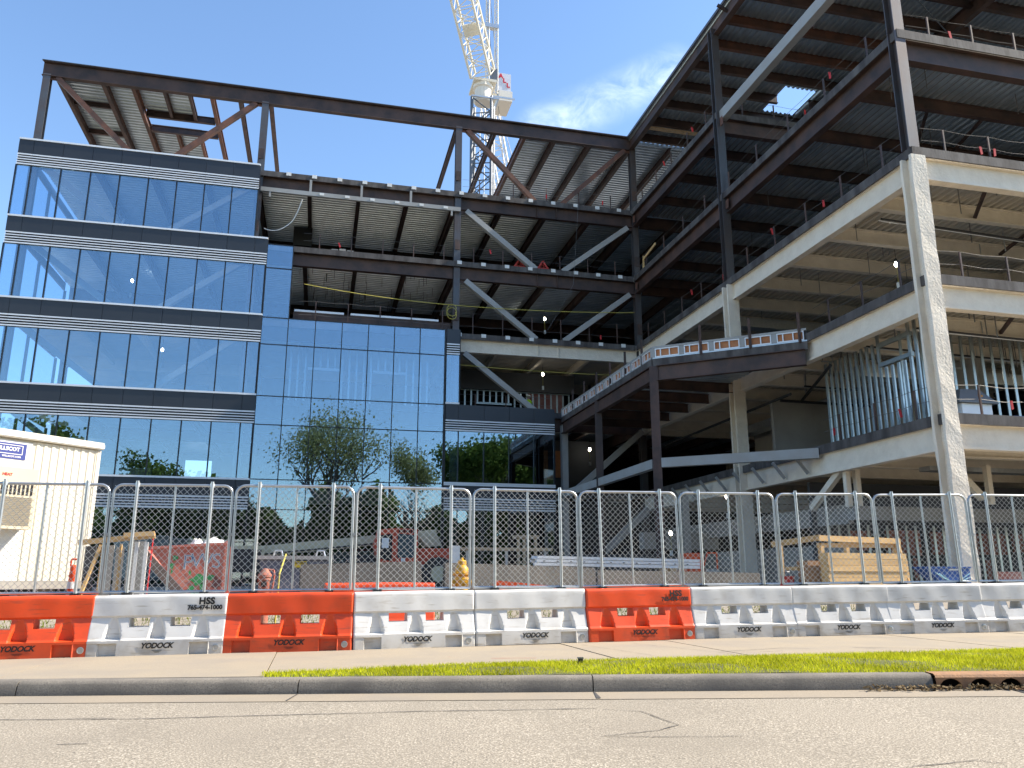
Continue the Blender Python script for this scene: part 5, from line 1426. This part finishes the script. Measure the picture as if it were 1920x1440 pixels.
MB().prism([(4.0, 2.15), (4.6, 2.2), (4.3, 2.75), (3.6, 2.72)], 30.6, 31.2).build("boom_pivot", M['boomc'], e)
MB().box(-2.95, -1.8, 30.4, 31.4, 1.55, 2.12).build("fork_carriage", M['boomc'], e); MB().box(-2.9, -1.9, 30.3, 30.39, 1.2, 2.0).build("fork_backrest", M['blackiron'], e)
for xx in (1.3, 4.3):
    for yy in (29.5, 31.2):
        w_ = MB().lathe([(.3, 0), (.55, .03), (.6, .12), (.6, .30), (.55, .40), (.3, .42)], (xx, yy-.2, TZ+.6), 20, axis='y').build("wheel", M['rubber'], e, smooth=30)
        MB().lathe([(.28, -.02), (.28, .05)], (xx, yy-.2, TZ+.6), 16, axis='y').build("rim", M['boomc'], w_)
t_ = text_mb("MODEL", .01, bold=0)
for i, w_ in enumerate((.42, .34)): MB().prism([(3.62+i*.05, 1.42-i*.09), (3.62+w_, 1.40-i*.09), (3.64+w_, 1.46-i*.09), (3.64+i*.05, 1.48-i*.09)], 29.585, 29.598).build("decal", M['white'], e)
MB().box(3.3, 3.55, 29.585, 29.598, 1.62, 1.72).box(2.95, 3.1, 29.44, 29.448, 1.58, 1.7).build("sticker", M['white'], e)
MB().prism([(1.0, 1.25), (2.2, 1.25), (2.2, 1.75), (1.3, 1.85)], 29.7, 30.5).build("front_frame", M['blackiron'], e)
# plank on trestles, bench box
e = thing("plank_trestle", "long plank on supports in front of the low glazed block", "plank", (5, 22, gz(5, 22)))
MB().box(3.79, 6.4, 21.9, 22.15, 1.74, 1.82).build("plank", M['oldwood'], e)
for xx in (4.0, 5.1, 6.2): MB().box(xx-.03, xx+.03, 21.98, 22.06, gz(xx, 22), 1.739).build("leg", M['galv'], e)
single(MB().box(3.55, 3.78, 21.9, 22.1, 1.4, 1.86), "white_bag", M['white'], "white bag hung at the plank's left end", "bag", (3.6, 22, 1.4))
e = thing("work_stool", "small wooden stool shaped stand behind the plank", "stand", (6.1, 24, gz(6, 24)))
MB().box(5.78, 6.5, 23.7, 24.2, 2.17, 2.26).build("top", M['oldwood'], e)
for xx in (5.85, 6.02, 6.38): MB().box(xx, xx+.07, 23.75, 23.82, gz(6, 24), 2.169).build("leg", M['oldwood'], e)
# steel stud bundle on cribbing
e = thing("stud_bundle", "bundle of shiny galvanised steel studs lying above the concrete barriers", "stud bundle", (7.7, 20.5, gz(8, 20.5)))
for j in range(3):
    for i in range(4):
        zc = 1.355 + j*.085; yy = 20.3 + i*.16; sl = -.018
        MB().sweep((5.42 + .06*(i+j) % .2, yy, zc), (10.0, yy, zc + sl*4), [(-.075, -.036), (.075, -.036), (.075, .036), (.066, .036), (.066, -.027), (-.066, -.027), (-.066, .036), (-.075, .036)]).build("stud", M['fin'], e)
for i in range(12): MB().box(5.65+i*.36, 5.70+i*.36, 20.218, 20.222, 1.42-.0064*i, 1.44-.0064*i).build("punch_hole", M['dark'], e)
for xx in (6.2, 9.2): MB().box(xx-.06, xx+.06, 20.1, 21.0, gz(xx, 20.5), 1.26 if xx > 8 else 1.30).build("cribbing", M['oldwood'], e)
# orange lift behind
e = thing("scissor_lift", "orange lift platform in the shade right of the stud bundle", "lift", (13.0, 26, gz(13, 26)))
MB().box(12.45, 13.0, 26, 26.7, gz(13, 26)+.1, 1.85).build("control_end", M['dor'], e); MB().box(13.1, 13.6, 26.1, 26.7, gz(13, 26)+.1, 1.3).build("base", M['hss'], e)
MB().path([(13.0, 26.1, 1.3), (13.2, 26.1, 1.85), (13.55, 26.1, 1.85), (13.55, 26.1, 1.3)], .03, 6).build("rail", M['dor'], e)
for xx in (12.7, 13.4): MB().lathe([(.16, 0), (.18, .03), (.18, .12), (.16, .15)], (xx, 25.9, gz(13, 26)+.16), 14, axis='y').build("wheel", M['rubber'], e)
# timber crate and lumber stack
e = thing("timber_crate", "open crate framed in fresh yellow lumber with a sloping rail", "crate", (12.1, 17.2, gz(12, 17)))
z0 = gz(12, 17)
for (xa, ya) in ((10.75, 17.6), (11.3, 16.85), (13.6, 16.85), (12.9, 17.7)):
    MB().box(xa-.05, xa+.05, ya-.05, ya+.05, z0, 1.78).build("post", M['wood'], e)
MB().bar((10.6, 17.7, 1.78), (11.3, 16.83, 1.92), .05, .13).build("rail", M['wood'], e); MB().bar((11.2, 16.79, 1.90), (13.7, 16.79, 1.87), .05, .13).build("rail", M['wood'], e); MB().bar((11.2, 16.85, 1.74), (13.6, 16.85, 1.76), .05, .10).build("rail", M['wood'], e)
MB().bar((13.62, 16.80, 1.85), (13.75, 16.7, .8), .1, .05, (1, 0, 0)).build("prop", M['wood'], e); MB().bar((13.65, 16.85, 1.86), (12.7, 17.7, 1.84), .05, .12).build("rail", M['wood'], e)
MB().box(10.78, 11.3, 17.0, 17.5, 1.18, 1.26).build("shelf", M['wood'], e)
e = thing("lumber_stack", "stack of fresh yellow boards on the street side of the timber crate", "lumber stack", (12.3, 16.6, z0))
for i in range(7):
    zz_ = .60 + i*.138
    MB().box(11.06+random.uniform(-.05, .03), 13.42+random.uniform(-.04, .08)+i*-.006, 16.40+random.uniform(-.012, .012), 16.66, zz_, zz_+.132).build("board", M['wood'], e)
e = thing("cardboard_boxes", "brown boxes stacked inside the crate's left end", "boxes", (11.0, 16.9, z0))
for i, (xa, xb, zz_, h) in enumerate(((10.75, 11.15, .6, .3), (10.8, 11.2, .905, .28), (10.78, 11.12, 1.19, .2))): MB().box(xa, xb, 16.75, 17.1, zz_, zz_+h).build("box", mat("cardboard", (.30, .17, .09), .85) if i == 0 else bpy.data.materials["cardboard"], e)
e = thing("bucket", "red bucket on the ground left of the timber crate", "bucket", (10.8, 17.2, gz(11, 17)))
MB().lathe([(.14, gz(11, 17)), (.17, 1.0), (.18, 1.01), (.18, 1.05)], (10.55, 17.0, 0), 16).build("pail", M['redpaint'], e, smooth=40); MB().path([(10.38, 17, 1.02), (10.42, 16.97, 1.12), (10.55, 16.95, 1.15), (10.68, 16.97, 1.12), (10.72, 17, 1.02)], .01, 5).build("handle", M['cable'], e)
for o_ in bpy.data.objects:
    if o_.name in ("timber_crate", "lumber_stack", "cardboard_boxes"):
        rz = Matrix.Translation((12.2, 16.9, 0)) @ Matrix.Rotation(R(9), 4, 'Z') @ Matrix.Translation((-12.2, -16.9, 0))
        o_.location = rz @ o_.location; o_.rotation_euler.z = R(9)
# blue skip
e = thing("skip", "blue tipping skip with pale hose loops by the front column", "skip", (16.4, 18.8, gz(16, 18.8)))
M['skipblue'] = mat("blue_skip_paint", (.02, .09, .33), .5, 0, (.015, .06, .22), 2, .5)
MB().prism([(15.62, 1.26), (16.15, .78), (16.95, .78), (16.95, 1.26)], 18.5, 19.0).build("body", M['skipblue'], e); MB().box(15.6, 16.97, 18.47, 19.02, 1.262, 1.30).build("rim", M['skipblue'], e)
MB().box(16.3, 16.6, 18.485, 18.498, 1.20, 1.24).build("label", M['white'], e)
for i in range(3):
    MB().path([(15.85+i*.12, 18.49, 1.15-.03*i), (16.1+i*.1, 18.485, 1.0-.05*i), (16.5, 18.485, .86+.02*i), (16.93, 18.485, .93+.1*i)], .014, 5).build("hose", mat("pale_blue_hose", (.25, .52, .62), .6) if i == 0 else bpy.data.materials["pale_blue_hose"], e)
MB().box(16.2, 16.4, 18.55, 18.95, gz(16, 19), .779).box(16.6, 16.8, 18.55, 18.95, gz(16, 19), .779).build("skid", M['blackiron'], e)
# tan saw head and clutter at the right edge
e = thing("concrete_saw", "tan power saw on a stand by the right edge of the photo", "saw", (20.8, 20.0, .62))
tan = mat("tan_casing", (.42, .27, .09), .5)
MB().prism([(20.35, 1.5), (20.5, 1.2), (21.1, 1.2), (21.2, 1.6), (20.9, 1.75), (20.55, 1.72)], 19.5, 19.8).build("casing", tan, e)
MB().lathe([(.12, 0), (.12, .05)], (20.85, 19.45, 1.48), 18, axis='y').build("wheel_cap", M['blackiron'], e); MB().bar((20.1, 19.6, 1.95), (20.6, 19.6, 1.68), .06, .05).build("handle", M['white'], e)
MB().box(20.2, 20.26, 19.5, 19.8, .62, 1.2).box(21.1, 21.16, 19.5, 19.8, .62, 1.2).box(20.1, 21.3, 19.5, 19.8, 1.12, 1.199).build("stand", M['blackiron'], e)
e = thing("material_crates", "dark plastic crates and offcuts at the foot of the front column", "crates", (19, 19.5, .62))
for i, (xa, xb, zz_, h, mm) in enumerate(((18.2, 18.8, .63, .32, 'greywall'), (18.85, 19.5, .63, .3, 'hop'), (19.55, 20.05, .63, .34, 'oldwood'), (18.3, 19.0, .955, .22, 'redwall'), (19.1, 19.8, .98, .12, 'block'))): MB().box(xa, xb, 18.9, 19.05+.0*i, zz_, zz_+h).build("crate", M[mm], e)

# ================================================================== TOWER CRANE BEHIND THE BUILDING
def lattice(p, q, w, h, n, rc, rl, mb=None, up=(0, 0, 1), seg=6):
    mb = mb or MB(); p, q, sd_, u = mb.frame(p, q, up); d = (q-p)/n
    cs = [(-w/2, -h/2), (w/2, -h/2), (w/2, h/2), (-w/2, h/2)]
    for a, b in cs: mb.tube(p+sd_*a+u*b, q+sd_*a+u*b, rc, seg)
    for i in range(n):
        A = p + d*i; B = p + d*(i+1)
        for k in range(4):
            a, b = cs[k], cs[(k+1) % 4]
            s_, t_ = (a, b) if (i+k) % 2 else (b, a)
            mb.tube(A+sd_*s_[0]+u*s_[1], B+sd_*t_[0]+u*t_[1], rl, 4); mb.tube(A+sd_*a[0]+u*a[1], A+sd_*b[0]+u*b[1], rl, 4)
    return mb
M['crcream'] = mat("cream_crane_paint", (.66, .63, .54), .5, 0, (.58, .54, .45), 1, .5); M['crgrey'] = mat("grey_crane_steel", (.10, .12, .15), .5, .2)
M['crwhite'] = mat("white_crane_paint", (.66, .63, .57), .5)
cx, cy = 14.9, 76.0
e = thing("tower_crane", "cream luffing tower crane on a grey lattice mast behind the building", "crane", (cx, cy, 0))
a_ = R(18); upv = (math.sin(a_), math.cos(a_), 0)
lattice((cx, cy, 0), (cx, cy, 51.2), 2.1, 2.1, 26, .18, .07, up=upv).build("mast", M['crgrey'], e)
MB().tube((cx-.3, cy, 0), (cx-.3, cy, 50), .05, 4).tube((cx+.2, cy, 0), (cx+.2, cy, 50), .05, 4).build("ladder", M['galv'], e)
MB().lathe([(.9, 51.0), (1.05, 51.2), (1.05, 51.6), (.9, 51.7), (.9, 52.6), (1.1, 52.7), (1.1, 53.1)], (cx, cy, 0), 16).build("slewing_ring", M['crwhite'], e)
MB().box(cx-1.2, cx+1.3, cy-1.1, cy+2.0, 53.1, 53.4).build("slewing_platform", M['crcream'], e)
MB().box(cx-1.5, cx+1.5, cy-1.5, cy-1.3, 50.8, 50.95).build("catwalk", M['galv'], e)
d_ = Vector((-3.35, -5.5, 5.6)).normalized(); j0 = Vector((cx-.25, cy-1.0, 53.9))
lattice(j0, j0 + d_*34, 2.2, 2.0, 30, .14, .06, up=(0, 0, 1)).build("jib", M['crcream'], e)
MB().bar(j0 + d_*4, j0 + d_*5.2, 1.7, .5).build("jib_winch", M['crcream'], e); MB().bar(j0 + d_*11, j0 + d_*12, 1.8, .2).build("jib_walkway", M['crcream'], e)
for dx in (.5, 1.5):
    lattice((cx+dx+.2, cy+1.2, 53.4), (cx+dx+.45, cy+2.4, 68), .35, .35, 14, .07, .03).build("gantry_leg", M['crwhite'], e)
MB().box(cx+.4, cx+2.1, cy+1.6, cy+2.2, 62.0, 62.5).build("gantry_platform", M['galv'], e)
MB().box(cx+.75, cx+1.45, cy-.9, cy-.1, 53.55, 54.9).build("operator_cab", M['crgrey'], e)
cwb = MB().box(17.0, 18.5, 78.0, 80.8, 54.3, 56.5).build("counterweight_housing", mat("pale_blue_grey_panel", (.55, .58, .66), .5), e)
MB().box(17.15, 18.65, 77.9, 81.0, 53.0, 54.25).build("counterweight", M['crwhite'], e); MB().box(16.0, 18.75, 77.2, 77.3, 52.8, 53.0).box(16.0, 16.1, 77.2, 80, 52.8, 53.0).build("machine_deck_rail", M['galv'], e)
MB().box(cx+1.0, 16.8, 77.6, 80, 53.1, 53.5).build("counter_jib", M['crcream'], e)
RL = mat("red_lettering", (.48, .02, .04), .6)
for i, ch_ in enumerate("ALL"):
    t_ = text_mb(ch_, .72, bold=.04, depth=.02); t_.xf(Matrix.Translation((17.32 + i*.42, 77.96, 56.1 - i*.55))); t_.build("lettering", RL, cwb)
for a, b in (((16.0, 78.4, 67.5), (17.6, 80.5, 57.2)), ((15.6, 78.4, 67.5), (17.0, 80.5, 57.2)), ((17.3, 79, 52.9), (18.6, 79, 38))): MB().tube(a, b, .035, 4).build("rope", M['cable'], e)
e = thing("crane_boom", "white lattice boom of a second crane leaning behind the roof beam", "crane boom", (26.0, 86, 0))
p0, p1 = Vector((27.7, 86, 1)), Vector((17.6, 86, 57.5))
lattice(p0, p1, 1.7, 1.5, 44, .10, .04, up=(0, 1, 0)).build("boom", M['crwhite'], e)
MB().tube(p1 + Vector((.8, 0, 0)), p0 + Vector((4, 0, 0)), .04, 4).tube(p1 + Vector((1.2, 0, 0)), p0 + Vector((6, 0, 0)), .04, 4).build("rope", M['cable'], e)

# ================================================================== TREES ACROSS THE ROAD (seen reflected in the glass)
def tree(label, x, y, h, r, leafm, nleaf, seed, base=.28, size=.26, open_=0.0):
    rr = random.Random(seed); z0_ = -.2
    e_ = thing("tree", label, "tree", (x, y, z0_), "trees across the road")
    tb = MB(); tips = []
    def limb(p, d, L, rad, lev):
        q = p; n = 3
        for i in range(n):
            d = (d + Vector((rr.uniform(-.22, .22), rr.uniform(-.22, .22), rr.uniform(-.05, .2)))*(.6 if lev else .15)).normalized()
            q2 = q + d*(L/n); tb.tube(q, q2, rad*(1-.22*i), 6 if lev < 2 else 4, rad*(1-.22*(i+1))); q = q2
            if lev >= 1: tips.append((q2, L))
        if lev < 3:
            k = (6, 4, 3)[lev]
            for i in range(k):
                a = 6.283*(i + rr.random()*.6)/k; el = rr.uniform(.25, 1.0)
                nd = Vector((math.cos(a)*math.cos(el), math.sin(a)*math.cos(el), math.sin(el)))*.75 + d*.45
                st_ = p.lerp(q, rr.uniform(.55, 1.0) if lev else rr.uniform(.7, 1.05))
                limb(st_, nd.normalized(), L*rr.uniform(.5, .68) if lev else r*rr.uniform(.6, .85), rad*.5, lev+1)
    limb(Vector((x, y, z0_)), Vector((rr.uniform(-.03, .03), rr.uniform(-.03, .03), 1)), h*(base+.25), h*.022, 0)
    tb.build("trunk", M['bark'], e_)
    top = max(t[0].z for t in tips); 
    vs = []; fs = []
    for i in range(nleaf):
        c, L = rr.choice(tips); c = c + Vector((rr.gauss(0, 1), rr.gauss(0, 1), rr.gauss(.1, .8)))*(r*.13*(1-open_))
        zt_ = z0_ + (c.z - z0_)*(h/(top - z0_ + .5))
        if zt_ < z0_ + h*base*.7: continue
        s = size*rr.uniform(.6, 1.3); nrm = Vector((rr.uniform(-1, 1), rr.uniform(-1, 1), rr.uniform(-.3, 1))).normalized(); t1 = nrm.orthogonal().normalized()*s; t2 = nrm.cross(t1).normalized()*s*.7
        c = Vector((c.x, c.y, zt_)); b = len(vs); vs += [tuple(c-t1), tuple(c+t2), tuple(c+t1), tuple(c-t2)]; fs.append((b, b+1, b+2, b+3))
    mb_ = MB(); mb_.v = vs; mb_.f = fs; mb_.m = [0]*len(fs); mb_.build("crown", leafm, e_)
tree("tall loose pale tree reflected in the middle glass block", 1.5, -20, 22, 8.2, M['leaf2'], 10000, 21, .2, .15, -.1)
tree("dense dark tree reflected at the right end of the glass", 19.5, -18, 18.5, 6, M['leaf1'], 14000, 22, .2, .22)
tree("slender pale tree reflected right of the tall loose one", 11.5, -24, 19, 3.8, M['leaf2'], 4500, 23, .2, .15, -.1)
tree("round bushy tree reflected low in the left glass block", -19.5, -20, 15, 6, M['leaf1'], 11000, 24, .2, .22)
tree("smaller bushy tree reflected right of the round one in the left block", -12.6, -22, 12.6, 4.6, M['leaf2'], 5000, 25, .2, .28)
tree("dark tree reflected above the trailer at the left", -31, -19, 19, 6, M['leaf1'], 7000, 26, .2, .3)
tree("dark tree reflected in the low block beside the canopy", 27, -22, 18.5, 6, M['leaf1'], 6500, 27, .2, .3)
rr = random.Random(77); vs = []; fs = []
for i in range(42000):
    x = rr.uniform(-62, 62); y = rr.uniform(-37, -29); hmax = 11.0 + 2.4*math.sin(x*.31) + 1.8*math.sin(x*.83+1) ; z = rr.random()**.8*hmax - .3
    s = rr.uniform(.35, .75); nrm = Vector((rr.uniform(-1, 1), rr.uniform(-.2, 1), rr.uniform(-.3, 1))).normalized(); t1 = nrm.orthogonal().normalized()*s; t2 = nrm.cross(t1).normalized()*s*.7; c = Vector((x, y, z)); b = len(vs)
    vs += [tuple(c-t1), tuple(c+t2), tuple(c+t1), tuple(c-t2)]; fs.append((b, b+1, b+2, b+3))
mb = MB(); mb.v = vs; mb.f = fs; mb.m = [0]*len(fs); g = mb.build("woods", M['leaf1']); tag(g, "dark wood along the far side of the road, reflected low in the glass", "woods", kind="stuff")
